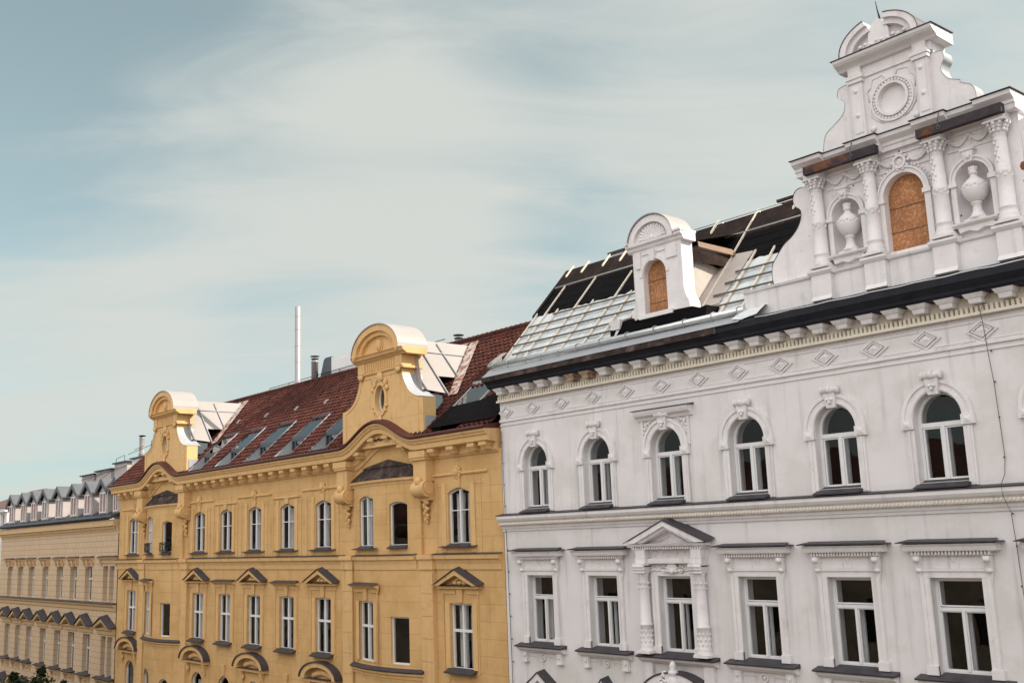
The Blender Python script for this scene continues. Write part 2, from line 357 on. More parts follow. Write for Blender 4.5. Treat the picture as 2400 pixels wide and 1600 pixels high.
def curtain_mesh(x0, x1, z0, z1, y, gather=0.0):
    mb = MB(); n = 26
    for i in range(n):
        for (u0, u1) in ((i / n, (i + 1) / n),):
            def P(u, z, g):
                x = x0 + (x1 - x0) * u
                if g: x = x0 + (x - x0) * (1 - g)
                return (x, y + .045 * math.sin(u * 31) + .02 * math.sin(u * 77), z)
            zm = (z0 + z1) / 2
            mb.quad(P(u0, z0, gather * .8), P(u1, z0, gather * .8), P(u1, zm, gather), P(u0, zm, gather))
            mb.quad(P(u0, zm, gather), P(u1, zm, gather), P(u1, z1, 0), P(u0, z1, 0))
    return mb

# ------------------------------------------------------------------ setting: ground, street, pavements
g = MB().quad((-900, -900, -.05), (900, -900, -.05), (900, 900, -.05), (-900, 900, -.05)).build('ground', GRND); struct(g)
s_ = MB().quad((-300, -21, 0), (200, -21, 0), (200, -5, 0), (-300, -5, 0)).build('street', ASPH); struct(s_)
pv = MB()
pv.box(-300, 200, -5, 0.6, -.04, .13); pv.box(-300, 200, -27.5, -21, -.04, .13); struct(pv.build('pavement', PAVE))
mk = MB()
for i in range(60): mk.quad((-200 + 6 * i, -13.06, .004), (-197 + 6 * i, -13.06, .004), (-197 + 6 * i, -12.94, .004), (-200 + 6 * i, -12.94, .004))
struct(mk.build('road_marking', PAINT))

# ================================================================== WHITE BUILDING
WB = thing('white_building', 'white stuccoed apartment house with stripped roof, black cornice and tall ornate gable', 'building', (-14, 5, 0))
WC = [-27.52, -24.47, -21.42, -18.35, -15.43, -12.53, -9.58, -6.6, -3.6, -.6]
XL, XR = -29.4, 3.0
up_h = [(c, 1.26, 16.92, 18.5, .67) for c in WC]
lo_h = [(c, 1.30, 12.25, 14.6, 0) for c in WC]
l3_h = [(c, 1.30, 7.6, 9.9, 0) for c in WC]
mw = MB(); wall(mw, XL, XR, 0, 21.0, up_h + lo_h + l3_h, depth=.62)
mw.quad((XL, 0, 0), (XL, 12, 0), (XL, 12, 22), (XL, 0, 22))
mw.quad((XR, 0, 0), (XR, 12, 0), (XR, 12, 22), (XR, 0, 22)); mw.quad((XL, 12, 0), (XR, 12, 0), (XR, 12, 22), (XL, 12, 22))
# gable-end firewall; its unseen rear rise is added to shadow the yellow roof
mw.quad((XL, -.1, 22), (XL, 7.1, 22), (XL, 7.1, 27.4), (XL, 3.85, 26.38))
mw.quad((XR, -.1, 22), (XR, 7.1, 22), (XR, 7.1, 27.4), (XR, 3.85, 26.38)); mw.quad((XL, 7.1, 22), (XR, 7.1, 22), (XR, 7.1, 27.4), (XL, 7.1, 27.4))
mw.build('wall', WHITE, WB)
def interior(x0, x1, y, ztop, floors, par):
    m = MB().quad((x0, y, 0), (x1, y, 0), (x1, y, ztop), (x0, y, ztop))
    for z in floors: m.box(x0, x1, .03, y - .002, z - .1, z + .1)
    m.box(x0, x1, .03, y, ztop, ztop + .05)
    for k in range(int((x1 - x0) / 3.0) + 1): m.quad((x0 + 3 * k + .0, .64, 0), (x0 + 3 * k, y, 0), (x0 + 3 * k, y, ztop), (x0 + 3 * k, .64, ztop))
    return m.build('interior', ROOM, par)
interior(XL + .1, XR - .1, 3.0, 20.6, (7.0, 11.4, 15.8), WB)
MB().box(XL, XR, -.16, -.005, 20.94, 21.33).build('frieze', WFRZ, WB) if False else None
fz = MB(); fz.box(XL, XR, -.05, .3, 21.0, 21.4); fz.box(XL - .02, XR, -.17, -.052, 20.86, 20.935); fz.build('frieze', WFRZ, WB)
dn = MB(); x = XL + .05
while x < XR: dn.box(x, x + .07, -.15, -.051, 20.937, 21.085); x += .125
dn.build('dentil_course', WFRZ, WB)
ln = MB()
for z0, z1, y in ((20.135, 20.215, -.06), (19.99, 20.03, -.035), (20.215, 20.235, -.03)): ln.box(XL - .015, XR, y, -.003, z0, z1)
ln.build('frieze_moulding', WTRIM, WB)
# diamonds and panel lines
DX = [-29.05, -27.6, -26.08, -24.54, -23.0, -21.48, -19.98, -18.48, -16.98, -15.53, -14.05, -12.61, -11.17, -9.7, -8.2, -6.7, -5.2, -3.7]
def diamond(key='dia'):
    mb = MB()
    for ro, ri, y in ((.40, .33, -.05), (.27, .225, -.07)):
        sz = .66
        o = [(-ro, 0), (0, ro * sz), (ro, 0), (0, -ro * sz)]; i = [(-ri, 0), (0, ri * sz), (ri, 0), (0, -ri * sz)]
        mb.band(o, i, y, -.002, closed=True)
    q = .215; h = q * .66; ap = (0, -.075, 0)
    P = [(-q, -.02, 0), (0, -.02, h), (q, -.02, 0), (0, -.02, -h)]
    for i in range(4): mb.quad(P[i], P[(i + 1) % 4], ap)
    return mb
for x in DX: diamond().build('diamond_ornament', WTRIM, WB, (x, 0, 20.49), key='dia')
pl_ = MB()
for xa, xb in zip(DX, DX[1:]):
    pl_.box(xa + .2, xb - .2, -.025, -.003, 20.70, 20.735); pl_.box(xa + .2, xb - .2, -.025, -.003, 20.25, 20.285)
pl_.build('frieze_panel_line', WTRIM, WB)
BX = [-29.0, -28.28, -27.5, -26.73, -25.96, -25.2, -24.45, -23.67, -22.9, -22.13, -21.36, -20.6, -19.83, -19.05, -18.3, -17.58, -16.88, -16.2, -15.48, -14.74, -14.0, -13.27, -12.55, -11.83, -11.1, -10.37, -9.6, -8.85, -8.1, -7.35, -6.6]
def bracket():
    mb = MB(); mb.taper(0, .30, .34, -.36, -.40, -.055, 21.12, 21.24); mb.taper(0, .40, .50, -.42, -.50, -.055, 21.242, 21.345); return mb
for i, x in enumerate(BX):
    if i in (5, 6): 
        bracket().build('cornice_bracket', mat('stained_stucco', (.42, .30, .22), .85, .2, 3, .5, 20, col2=(.10, .06, .04), c2scale=4.0), WB, (x, 0, 0), label='stained broken brown cornice bracket', key='brkst')
    else: bracket().build('cornice_bracket', WTRIM, WB, (x, 0, 0), key='brk')
mc = MB(); mc.sweep([(.5, 21.35), (-.50, 21.352), (-.52, 21.40), (-.57, 21.405), (-.58, 21.47), (-.63, 21.53), (-.69, 21.585), (-.70, 21.62), (-.745, 21.625), (-.75, 21.80), (-.72, 21.84), (-.2, 22.0), (.5, 22.1)], [(XL - .06, 0, 0), (XR, 0, 0)])
mc.build('cornice', DARK, WB)
MB().box(XL - .08, -18.6, -.80, -.752, 21.60, 21.775).build('cornice_edge_board', BROWN, WB)
fl = MB(); fl.quad((XL - .06, -.82, 21.765), (-17.75, -.82, 21.80), (-17.75, -.40, 22.10), (XL - .06, -.40, 22.10)); fl.quad((XL - .06, -.40, 22.10), (-17.75, -.40, 22.10), (-17.6, .25, 22.33), (XL - .05, .25, 22.33)); fl.build('eaves_flashing', ZINCW, WB)
lead = MB(); lead.tube([(x, -.745 + .01 * math.sin(x * 3), 21.825 + .012 * math.sin(x * 5)) for x in [-17.2 + .4 * i for i in range(50)]], .022, 5); lead.build('cornice_flashing', GUT, WB)
# string course under the upper windows
sc = MB(); sc.sweep([(.3, 16.15), (-.04, 16.15), (-.06, 16.22), (-.09, 16.25), (-.10, 16.33), (-.20, 16.36), (-.20, 16.46), (-.28, 16.52), (-.33, 16.60), (-.33, 16.70), (.3, 16.74)], [(XL - .03, 0, 0), (XR, 0, 0)])
sc.build('string_course', WTRIM, WB)
ed = MB(); x = XL
while x < -5: ed.ball((x, -.20, 16.41), .045, .05, .06, 6); x += .105
ed.build('egg_moulding', WFRZ, WB)
MB().sweep([(.0, 16.745), (-.36, 16.705), (-.37, 16.725), (0, 16.79)], [(XL - .06, 0, 0), (XR, 0, 0)]).build('string_course_capping', CAP, WB)
MB().box(XL - .005, XR, -.03, -.004, 16.79, 17.0).build('plinth_band', WTRIM, WB) if False else None

def white_upper(i, c):
    h = (0, 1.26, 16.92, 18.5, .67); L = (c, 0, 0)
    f = MB(); frame_ring(f, h, .075, .20, .30)
    f.box(-.56, .56, .185, .305, 18.30, 18.41); f.box(-.045, .045, .18, .306, 16.99, 18.30)
    for s in (-1, 1):
        q = (s * .295, .5, 16.99, 18.3, 0); frame_ring(f, q, .045, .215, .29)
    f.box(-.565, .565, .46, .52, 18.31, 18.39); f.box(-.05, .05, .462, .522, 16.99, 18.3)
    w = f.build('window', FRAME, WB, L, key='wuf')
    gm = MB(); pts = hole_poly(h, .05); gm.add([(x, .25, z) for x, z in pts], [tuple(range(len(pts)))]); gm.build('glass', GLASS, w, local=True, key='wug')
    s = MB(); s.prismx([(.2, 16.99), (.2, 16.925), (-.02, 16.80), (-.30, 16.765), (-.30, 16.80), (-.02, 16.9)], -.70, .68); s.build('sill', CAP, w, local=True, key='wus')
    sr = MB(); o = arcpts(0, 18.5, .93, .96, 180, 0); n = arcpts(0, 18.5, .635, .675, 180, 0)
    sr.band(o, n, -.07, -.003); sr.band(arcpts(0, 18.5, .93, .96, 180, 0), arcpts(0, 18.5, .84, .87, 180, 0), -.11, -.071)
    sr.band(arcpts(0, 18.5, .72, .75, 180, 0), arcpts(0, 18.5, .66, .70, 180, 0), -.09, -.071)
    for q in (-1, 1):
        sr.box(*sorted((q * .635, q * .86)), -.06, -.003, 16.80, 18.26); sr.box(*sorted((q * .62, q * .95)), -.12, -.003, 18.27, 18.52)
        a = q * .785; sr.add([(a - .12, -.125, 18.3), (a + .12, -.125, 18.3), (a + .12, -.125, 18.48), (a - .12, -.125, 18.48), (a, -.155, 18.39)], [(0, 1, 4), (1, 2, 4), (2, 3, 4), (3, 0, 4)])
        sr.box(*sorted((q * .74, q * .80)), -.085, -.061, 16.82, 18.25)
    sr.build('surround', WTRIM, w, local=True, key='wur')
    k = MB(); k.taper(0, .26, .36, -.15, -.19, -.004, 19.08, 19.48)
    k.tube([(-.24, -.15, 19.56), (.24, -.15, 19.56)], .095, 8); k.tube([(-.07, -.16, 19.57), (.07, -.16, 19.57)], .115, 8); k.box(-.22, .22, -.2, -.004, 19.62, 19.67)
    for q in (-1, 1): k.ball((q * .235, -.15, 19.56), .05, .115, .115, 8); k.ball((q * .06, -.19, 19.30), .045)
    k.ball((0, -.2, 19.22), .05); k.build('keystone', WTRIM, w, local=True, key='wuk')
    rnd = random.Random(i)
    if i in (0, 1, 2):
        mb = MB()
        for (xa, xb) in ((.16, .34), (-.5, -.40)): mb.v += []; cm = curtain_mesh(xa, xb, 17.0, 18.3, .75); mb.add(cm.v, cm.f, True)
        mb.build('curtain', CURT, w, local=True, key='wuc')
    if i == 2:   # third window with a flat hood on panels
        hd = MB(); hd.box(-.93, .93, -.06, -.002, 19.0, 19.42) if False else None
        hd.sweep([(.0, 19.44), (-.08, 19.44), (-.12, 19.52), (-.24, 19.58), (-.28, 19.66), (-.30, 19.74), (0, 19.76)], [(-1.10, 0, 0), (1.14, 0, 0)])
        for q in (-1, 1):
            hd.box(*sorted((q * .90, q * .99)), -.05, -.002, 18.55, 19.44)
            for u, v, rr in ((.80, 19.3, .07), (.70, 19.34, .05), (.85, 19.17, .055), (.62, 19.38, .045), (.87, 19.05, .045), (.76, 19.22, .045), (.88, 18.94, .035), (.54, 19.41, .035)): hd.ball((q * u, -.025, v), rr, .05, rr)
            hd.tube([(q * (.70 + .10 * math.cos(t)), -.04, 19.24 + .10 * math.sin(t)) for t in [k2 * .5 for k2 in range(11)]], .02, 5)
        hd.build('hood', WTRIM, w, local=True)
        MB().sweep([(.0, 19.765), (-.33, 19.745), (-.34, 19.765), (0, 19.82)], [(-1.17, 0, 0), (1.20, 0, 0)]).build('hood_capping', CAP, w, local=True)
for i, c in enumerate(WC[:8]): white_upper(i, c)

def casement(f, w, zb, zt, zt2, y=.20):
    # white Viennese casement: outer ring, transom, mullion, sashes
    frame_ring(f, (0, w, zb, zt, 0), .06, y, y + .10)
    f.box(-w / 2 + .06, w / 2 - .06, y - .02, y + .105, zt2 - .055, zt2 + .03); f.box(-.035, .035, y - .025, y + .106, zb + .06, zt2 - .055)
    for s in (-1, 1): frame_ring(f, (s * (w / 4 - .013), w / 2 - .095, zb + .06, zt2 - .055, 0), .03, y + .012, y + .09)
    frame_ring(f, (0, w - .12, zt2 + .05, zt - .06, 0), .03, y + .03, y + .09)
    f.box(-w / 2, w / 2, y + .27, y + .33, zt2 - .04, zt2 + .04); f.box(-.045, .045, y + .272, y + .331, zb, zt2 - .04)
def white_lower(i, c):
    h = (0, 1.30, 12.25, 14.6, 0); L = (c, 0, 0)
    f = MB(); casement(f, 1.30, 12.33, 14.6, 13.85)
    w = f.build('window', FRAME, WB, L, key='wlf')
    MB().quad((-.6, .25, 12.38), (.6, .25, 12.38), (.6, .25, 14.55), (-.6, .25, 14.55)).build('glass', GLASS, w, local=True, key='wlg')
    wd = 1.15 if i != 2 else 1.50
    s = MB(); s.prismx([(.2, 12.335), (.2, 12.255), (-.02, 12.17), (-.32, 12.165), (-.33, 12.205), (-.02, 12.28)], -wd - .03, wd + .03)
    s.build('sill', CAP, w, local=True, key='wls%d' % (i == 2))
    sb = MB(); sb.sweep([(-.003, 12.0), (-.10, 12.0), (-.16, 12.06), (-.24, 12.09), (-.27, 12.16), (-.003, 12.163)], [(-wd + .02, 0, 0), (wd - .02, 0, 0)])
    if i != 2:
        for q in (-1, 1):
            sb.box(*sorted((q * .76, q * 1.0)), -.12, -.003, 11.70, 11.998); sb.box(*sorted((q * .74, q * 1.02)), -.14, -.003, 11.655, 11.70)
            sb.ball((q * .88, -.13, 11.88), .07, .04, .07)
            sb.box(*sorted((q * .3, q * .74)), -.03, -.003, 11.86, 11.89); sb.box(*sorted((q * .28, q * .31)), -.03, -.003, 11.76, 11.89)
        sb.band(arcpts(0, 11.84, .13, .13, 0, 360, 16), arcpts(0, 11.84, .09, .09, 0, 360, 16), -.06, -.003); sb.ball((0, -.03, 11.84), .06, .05, .06)
    sb.build('apron', WTRIM, w, local=True, key='wla%d' % (i == 2))
    sr = MB(); frame_ring(sr, (0, 1.30 + .52, 12.0, 14.86, 0), .258, -.06, -.003) if False else None
    for q in (-1, 1):
        sr.box(*sorted((q * .652, q * .90)), -.05, -.003, 12.285, 14.60); sr.box(*sorted((q * .652, q * .95)), -.10, -.003, 12.284, 12.50); sr.box(*sorted((q * .80, q * .89)), -.085, -.051, 12.5, 14.6)
    sr.box(-.90, .90, -.052, -.003, 14.603, 14.82); sr.box(-.9, .9, -.09, -.053, 14.76, 14.82); sr.build('surround', WTRIM, w, local=True, key='wlr')
    hd = MB()
    if i != 2:
        hd.box(-.95, .95, -.035, -.003, 14.823, 15.14)
        for q in (-1, 1):
            hd.taper(q * .88, .17, .19, -.10, -.22, -.036, 14.74, 15.13); hd.ball((q * .88, -.2, 15.05), .10, .08, .08); hd.ball((q * .88, -.11, 14.78), .10, .06, .06)
            hd.taper(q * .88, .05, .15, -.05, -.09, -.003, 14.50, 14.735)
        hd.add([(-.1, -.04, 15.12), (.1, -.04, 15.12), (0, -.04, 14.92), (0, -.07, 15.05)], [(0, 1, 3), (1, 2, 3), (2, 0, 3)])
        hd.box(-.14, -.12, -.05, -.036, 14.85, 15.12); hd.box(.12, .14, -.05, -.036, 14.85, 15.12)
        hd.box(-1.02, 1.02, -.16, -.003, 15.142, 15.16)
        x = -1.0
        while x < .98: hd.box(x, x + .05, -.20, -.003, 15.162, 15.25); x += .088
        hd.sweep([(-.003, 15.252), (-.26, 15.252), (-.28, 15.30), (-.30, 15.36), (-.36, 15.42), (-.003, 15.44)], [(-1.18, 0, 0), (1.18, 0, 0)])
        hd.build('hood', WTRIM, w, local=True, key='wlh')
        cp = MB(); cp.prism([(-1.32, 15.445), (1.30, 15.445), (1.28, 15.475), (-1.18, 15.49), (-1.28, 15.47)], -.40, -.003)
        cp.quad((-1.28, -.40, 15.47), (1.28, -.40, 15.47), (1.12, -.003, 15.54), (-1.12, -.003, 15.54)); cp.build('hood_capping', CAP, w, local=True, key='wlc')
    else:
        # columns, entablature and triangular pediment of the third window
        for q in (-1, 1):
            cx = q * 1.12; cy = -.17
            cm = MB(); cm.box(cx - .26, cx + .26, -.40, -.003, 12.285, 12.36)
            cm.lathe(cx, cy, [(.24, 12.36), (.24, 12.42), (.20, 12.46), (.215, 12.5), (.19, 12.54), (.185, 13.1), (.21, 13.12), (.21, 13.16), (.175, 13.19), (.165, 14.0), (.155, 14.62), (.18, 14.66), (.15, 14.68)], 16)
            for k in range(9):
                t = k / 9 * 2 * PI
                for zz, rr in ((12.65, .03), (12.8, .035), (12.95, .03), (14.4, .028), (14.25, .022)): cm.ball((cx + .185 * math.cos(t + zz * 3), cy + .185 * math.sin(t + zz * 3), zz), rr, rr, rr * 1.6, 6)
            cm.build('column', WTRIM, w, local=True)
            cap = MB(); cap.taper(cx, .30, .42, -.34, -.40, -.004, 14.685, 14.88); cap.box(cx - .24, cx + .24, -.42, -.003, 14.93, 14.985)
            for k in range(7):
                for zz, rr in ((14.72, .045), (14.82, .05), (14.9, .055)): cap.ball((cx - .2 + .066 * k, -.36 - .02 * (zz - 14.7) * 8, zz), rr, rr, rr * 1.1, 6)
            cap.build('capital', WTRIM, w, local=True)
        hd.box(-1.28, 1.28, -.20, -.003, 14.99, 15.10); hd.box(-1.26, 1.26, -.16, -.003, 15.10, 15.14); hd.box(-1.36, 1.36, -.03, -.003, 15.14, 15.42)
        for q in (-1, 1): hd.box(*sorted((q * .92, q * 1.30)), -.30, -.003, 15.145, 15.42); hd.box(*sorted((q * .90, q * 1.32)), -.32, -.003, 14.99, 15.14)
        for k in range(6): hd.taper(-.70 + .28 * k, .04, .16, -.05, -.06, -.031, 15.2, 15.38)
        x = -1.36
        while x < 1.32: hd.box(x, x + .055, -.33, -.003, 15.423, 15.51); x += .095
        hd.sweep([(-.003, 15.513), (-.38, 15.513), (-.42, 15.58), (-.003, 15.60)], [(-1.50, 0, 0), (1.50, 0, 0)])
        o = [(-1.58, 15.62), (0, 16.27), (1.58, 15.62)]; n_ = [(-1.22, 15.605), (0, 16.11), (1.22, 15.605)]
        hd.band(o, n_, -.44, -.003); hd.band([(-1.22, 15.605), (0, 16.11), (1.22, 15.605)], [(-1.0, 15.605), (0, 16.02), (1.0, 15.605)], -.34, -.003)
        hd.band([(-.55, 15.66), (0, 15.89), (.55, 15.66)], [(-.42, 15.68), (0, 15.85), (.42, 15.68)], -.08, -.003)
        hd.box(-1.0, 1.0, -.12, -.003, 14.823, 14.985) if False else None
        # shell cartouche above the window
        for k in range(9):
            t = PI * k / 8; hd.tube([(0, -.09, 14.72), (.22 * math.cos(t), -.1, 14.76 + .26 * math.sin(t))], [.03, .045], 6)
        hd.ball((0, -.14, 14.74), .09, .06, .08)
        for q in (-1, 1):
            hd.tube([(q * (.34 + .11 * math.cos(t)), -.08, 14.80 + .09 * math.sin(t)) for t in [k2 * .6 for k2 in range(12)]], .025, 5)
            for k in range(4): hd.ball((q * (.52 + .09 * k), -.07, 14.83 + .03 * math.sin(k * 2)), .045, .04, .06, 6)
        hd.build('hood', WTRIM, w, local=True)
        cp = MB()
        for q in (-1, 1):
            cp.add([(q * 1.66, -.47, 15.625), (q * 1.66, -.003, 15.72), (0, -.003, 16.40), (0, -.47, 16.30), (q * 1.66, -.47, 15.60), (0, -.47, 16.275)], [(0, 1, 2, 3), (0, 3, 5, 4)])
        cp.build('hood_capping', CAP, w, local=True)
    if i in (0, 1, 3):
        mb = MB(); cm = curtain_mesh(.12, .50, 12.4, 13.8, .72); mb.add(cm.v, cm.f, True)
        if i == 0: cm = curtain_mesh(-.5, -.2, 12.4, 13.8, .72); mb.add(cm.v, cm.f, True)
        mb.build('curtain', CURT, w, local=True, key='wlcu%d' % (i == 0))
for i, c in enumerate(WC[:8]): white_lower(i, c)
def white_third(i, c):
    f = MB(); casement(f, 1.30, 7.65, 9.9, 9.2)
    w = f.build('window', FRAME, WB, (c, 0, 0), key='wtf')
    MB().quad((-.6, .25, 7.7), (.6, .25, 7.7), (.6, .25, 9.85), (-.6, .25, 9.85)).build('glass', GLASS, w, local=True, key='wtg')
    if i in (0, 1):
        hd = MB(); hw = 1.0 if i == 0 else .62; pk = 11.36
        hd.band([(-hw, 10.62), (0, pk), (hw, 10.62)], [(-hw * .7, 10.62), (0, pk - .24), (hw * .7, 10.62)], -.34, -.003); hd.box(-hw, hw, -.26, -.003, 10.45, 10.615)
        hd.build('hood', WTRIM, w, local=True)
        cp = MB()
        for q in (-1, 1): cp.add([(q * hw * 1.08, -.38, 10.62), (q * hw * 1.08, -.003, 10.7), (0, -.003, pk + .1), (0, -.38, pk + .03), (q * hw * 1.08, -.38, 10.6), (0, -.38, pk + .004)], [(0, 1, 2, 3), (0, 3, 5, 4)])
        cp.build('hood_capping', CAP, w, local=True)
    elif i == 2:
        hd = MB(); hd.band(arcpts(0, 10.75, 1.42, 1.02, 180, 0), arcpts(0, 10.75, 1.20, .82, 180, 0), -.42, -.003)
        hd.band(arcpts(0, 10.75, 1.2, .82, 180, 0), arcpts(0, 10.75, 1.0, .66, 180, 0), -.26, -.003)
        for q in (-1, 1): hd.box(*sorted((q * 1.0, q * 1.36)), -.14, -.003, 11.25, 11.998)
        hd.build('hood', WTRIM, w, local=True)
        cp = MB(); cp.band(arcpts(0, 10.75, 1.47, 1.07, 168, 12), arcpts(0, 10.75, 1.425, 1.025, 168, 12), -.45, -.003); cp.build('hood_capping', CAP, w, local=True)
        fg = MB(); fg.lathe(.06, -.42, [(.05, 11.2), (.20, 11.3), (.22, 11.5), (.14, 11.68), (.10, 11.74), (.16, 11.78), (.15, 11.84), (.08, 11.92), (.11, 12.0), (.07, 12.1), (.02, 12.14)], 12)
        fg.ball((-.33, -.36, 11.72), .12); fg.tube([(-.33, -.38, 11.66), (-.42, -.4, 11.5), (-.40, -.4, 11.3), (-.5, -.4, 11.1)], [.1, .14, .13, .08], 8); fg.tube([(-.36, -.42, 11.58), (-.2, -.46, 11.52), (-.05, -.45, 11.62)], .05, 6)
        fg.build('urn_ornament', WTRIM, w, local=True)
for i, c in enumerate(WC[:6]): white_third(i, c)
# lightning cable and down-cable on the facade
cb_ = MB(); cb_.tube([(-10.75, -.25, 21.34), (-10.95, -.20, 21.2), (-11.08, -.20, 20.9), (-11.09, -.09, 20.5), (-11.06, -.09, 19.9), (-11.02, -.06, 19.2), (-11.0, -.05, 18.3), (-10.98, -.05, 17.4), (-11.03, -.06, 17.0), (-11.0, -.40, 16.74), (-10.99, -.38, 16.5), (-10.98, -.08, 16.1), (-10.96, -.05, 15.3), (-10.93, -.05, 13.9), (-10.9, -.05, 0.3)], .0085, 5)
for z in (19.95, 19.2, 18.35, 17.4, 16.08, 15.33, 14.42, 13.4): cb_.ball((-11.0 + .02 * (z < 17) * 2, -.05, z), .024)
cb_.build('lightning_cable', LATHG, WB)
dp = MB(); dp.tube([(-29.3, -.06, 19.8), (-29.26, -.06, 17.2), (-29.2, -.06, 15), (-29.15, -.06, 11.5), (-29.1, -.06, .3)], .012, 5)
for k in range(12): dp.ball((-29.3 + .022 * k, -.06, 19.4 - .78 * k), .028)
dp.build('corner_cable', LATHG, WB)

# ---- roof of the white building
def rz(y): return 22.2 + 1.09 * y
rf = MB()
for i in range(60):     # wrinkled pale membrane, lower slope
    for j in range(12):
        xa, xb = XL + 12.0 * i / 60, XL + 12.0 * (i + 1) / 60; ya, yb = -.05 + 2.1 * j / 12, -.05 + 2.1 * (j + 1) / 12
        def P(x, y): return (x, y, rz(y) + .030 * math.sin(x * 9.1 + 3 * math.sin(y * 4)) * math.sin(y * 7 + x * 2.3) + .012 * math.sin(x * 17 + y * 13))
        rf.add([P(xa, ya), P(xb, ya), P(xb, yb), P(xa, yb)], [(0, 1, 2, 3)], True)
RF = rf.build('roof', FOIL, WB)
u = MB()
u.quad((XL - .18, 2.02, rz(2.02) + .03), (-9.0, 2.02, rz(2.02) + .03), (-9.0, 3.16, rz(3.16) + .03), (XL - .06, 3.16, rz(3.16) + .03))
for k in range(3): u.tube([(XL + .1 + 1.4 * t, 2.2 + .33 * k, rz(2.2 + .33 * k) + .028 + .012 * math.sin(t * 1.7 + k)) for t in range(15)], .012, 4)
u.quad((XL - .2, 2.0, rz(2.0) + .05), (-9.0, 2.0, rz(2.0) + .05), (-9, 2.0, rz(2.0) - .05), (XL - .2, 2.0, rz(2.0) - .12))
u.build('lower_felt_and_shade_sheet', FELTBK_SHADE, RF)
u = MB(); u.box(XL - .1, XR, 3.86, 3.95, 26.4, 26.5)
u.quad((XL - .16, 3.08, rz(3.08) + .075), (XR, 3.08, rz(3.08) + .075), (XR, 3.92, rz(3.92) + .075), (XL - .02, 3.92, rz(3.92) + .075))
u.quad((XL - .16, 3.08, rz(3.08) + .075), (XR, 3.08, rz(3.08) + .075), (XR, 3.08, rz(3.08)), (XL - .16, 3.08, rz(3.08)))
u.quad((XL - .02, 3.92, rz(3.92) + .07), (XR, 3.92, rz(3.92) + .07), (XR, 7.15, 27.45), (XL - .02, 7.15, 27.45))  # unseen slope rising behind the ridge, added to cast shadow on the yellow roof
u.build('upper_felt_and_shadow_rise', FELT, RF)
v_ = MB(); v_.quad((XL - .2, 2.0, rz(2.0) + .08), (XL + .0, 2.0, rz(2.0) + .08), (XL + .05, 3.9, rz(3.9) + .1), (XL - .12, 3.9, rz(3.9) + .1))
v_.quad((XL - .2, 2.0, rz(2.0) + .08), (XL - .12, 3.9, rz(3.9) + .1), (XL - .12, 3.9, rz(3.9) - .2), (XL - .2, 2.0, rz(2.0) - .2)); v_.build('verge_board', FELT, RF)
ro = MB(); ro.tube([(XL + .05, 3.1, rz(3.1) + .1), (-26, 3.1, rz(3.1) + .11), (-22.2, 3.1, rz(3.1) + .1)], .035, 6); ro.tube([(-20.9, 3.12, rz(3.12) + .12), (-15, 3.12, rz(3.12) + .12)], .035, 6); ro.build('rolled_sheet_edge', ZINCW, RF)
def batten(x, y0, y1, off=.06, w=.06):
    mb = MB(); h = .075
    for q in ((x, y0, y1),):
        pts = [(y0, rz(y0) + off), (y1, rz(y1) + off), (y1, rz(y1) + off + h), (y0, rz(y0) + off + h)]
        mb.prismx(pts, x - w / 2, x + w / 2)
    sh_ = random.uniform(-.03, .03); mb.v = [(q[0] + (q[1] - y0) * sh_, q[1], q[2]) for q in mb.v]
    mb.build('rafter_batten', LATH, RF)
for x, y0, y1 in ((-28.72, 0, 3.05), (-28.05, 0, 1.97), (-27.08, 0, 3.1), (-26.12, 0, 1.95), (-25.0, 0, 2.85), (-24.2, 0, 1.9), (-23.3, 0, 1.7), (-29.3, 0.0, 2.0), (-19.97, 0, 4.0), (-19.05, 0, 2.2), (-18.25, 0, 2.15), (-17.6, 0, 1.5)): batten(x, y0, y1)
for x in (-29.15, -28.28, -27.1, -26.18, -24.9, -23.9, -21.78, -18.4): batten(x, 3.52, 3.98, off=.11, w=.075)
for y, xa, xb in ((.28, XL + .1, -23.5), (.66, XL + .05, -22.3), (1.02, XL + .05, -22.3), (1.38, XL + .05, -22.3), (1.72, -28.3, -22.4), (.30, -19.6, -17.6), (.72, -19.8, -17.3), (1.1, -19.6, -17.1), (1.46, -19.4, -17.0)):
    tb = MB().prismx([(y, rz(y) + .125), (y + .045, rz(y + .045) + .125), (y + .045, rz(y + .045) + .155), (y, rz(y) + .155)], xa + random.uniform(-.1, .35), xb + random.uniform(-.4, .1)); sh_ = random.uniform(-.008, .008)
    tb.v = [(q[0], q[1] + (q[0] - xa) * sh_, q[2] + (q[0] - xa) * sh_ * 1.09) for q in tb.v]; tb.build('tile_batten', LATHG, RF)
cn = MB(); cn.box(-27.95, -26.2, 5.0, 5.9, 24, 27.05); CH = cn.build('chimney', WHITE, RF); 
cn2 = MB(); cn2.box(-28.1, -26.05, 4.9, 6.0, 27.05, 27.13); cn2.build('chimney_cap', CAP, RF)
ht = MB(); ht.box(-19.2, -16.5, 4.2, 5.4, 25.5, 26.75); ht.build('chimney', BRICK, RF, label='low brown brick chimney beside the gable')
ht = MB(); ht.box(-19.4, -16.4, 4.1, 5.5, 26.75, 26.84); ht.build('chimney_cap', BROWN, RF)
rl = MB(); rl.tube([(-24.3, 3.9, 26.6), (-17, 3.9, 26.62)], .02, 6); rl.tube([(-24.3, 3.9, 26.78), (-17, 3.9, 26.8)], .012, 5) if False else None
for x in (-23.2, -21.53, -19.95, -18.4): rl.tube([(x, 3.9, 26.4), (x, 3.9, 26.6)], .014, 5)
rl.build('ridge_rail', GUT, RF)
gt = MB(); gt.tube([(XL - .02, -.44, 22.23), (-26, -.44, 22.21), (-22, -.44, 22.2), (-17.75, -.44, 22.2)], .10, 12); gt.build('gutter', GUT, RF)
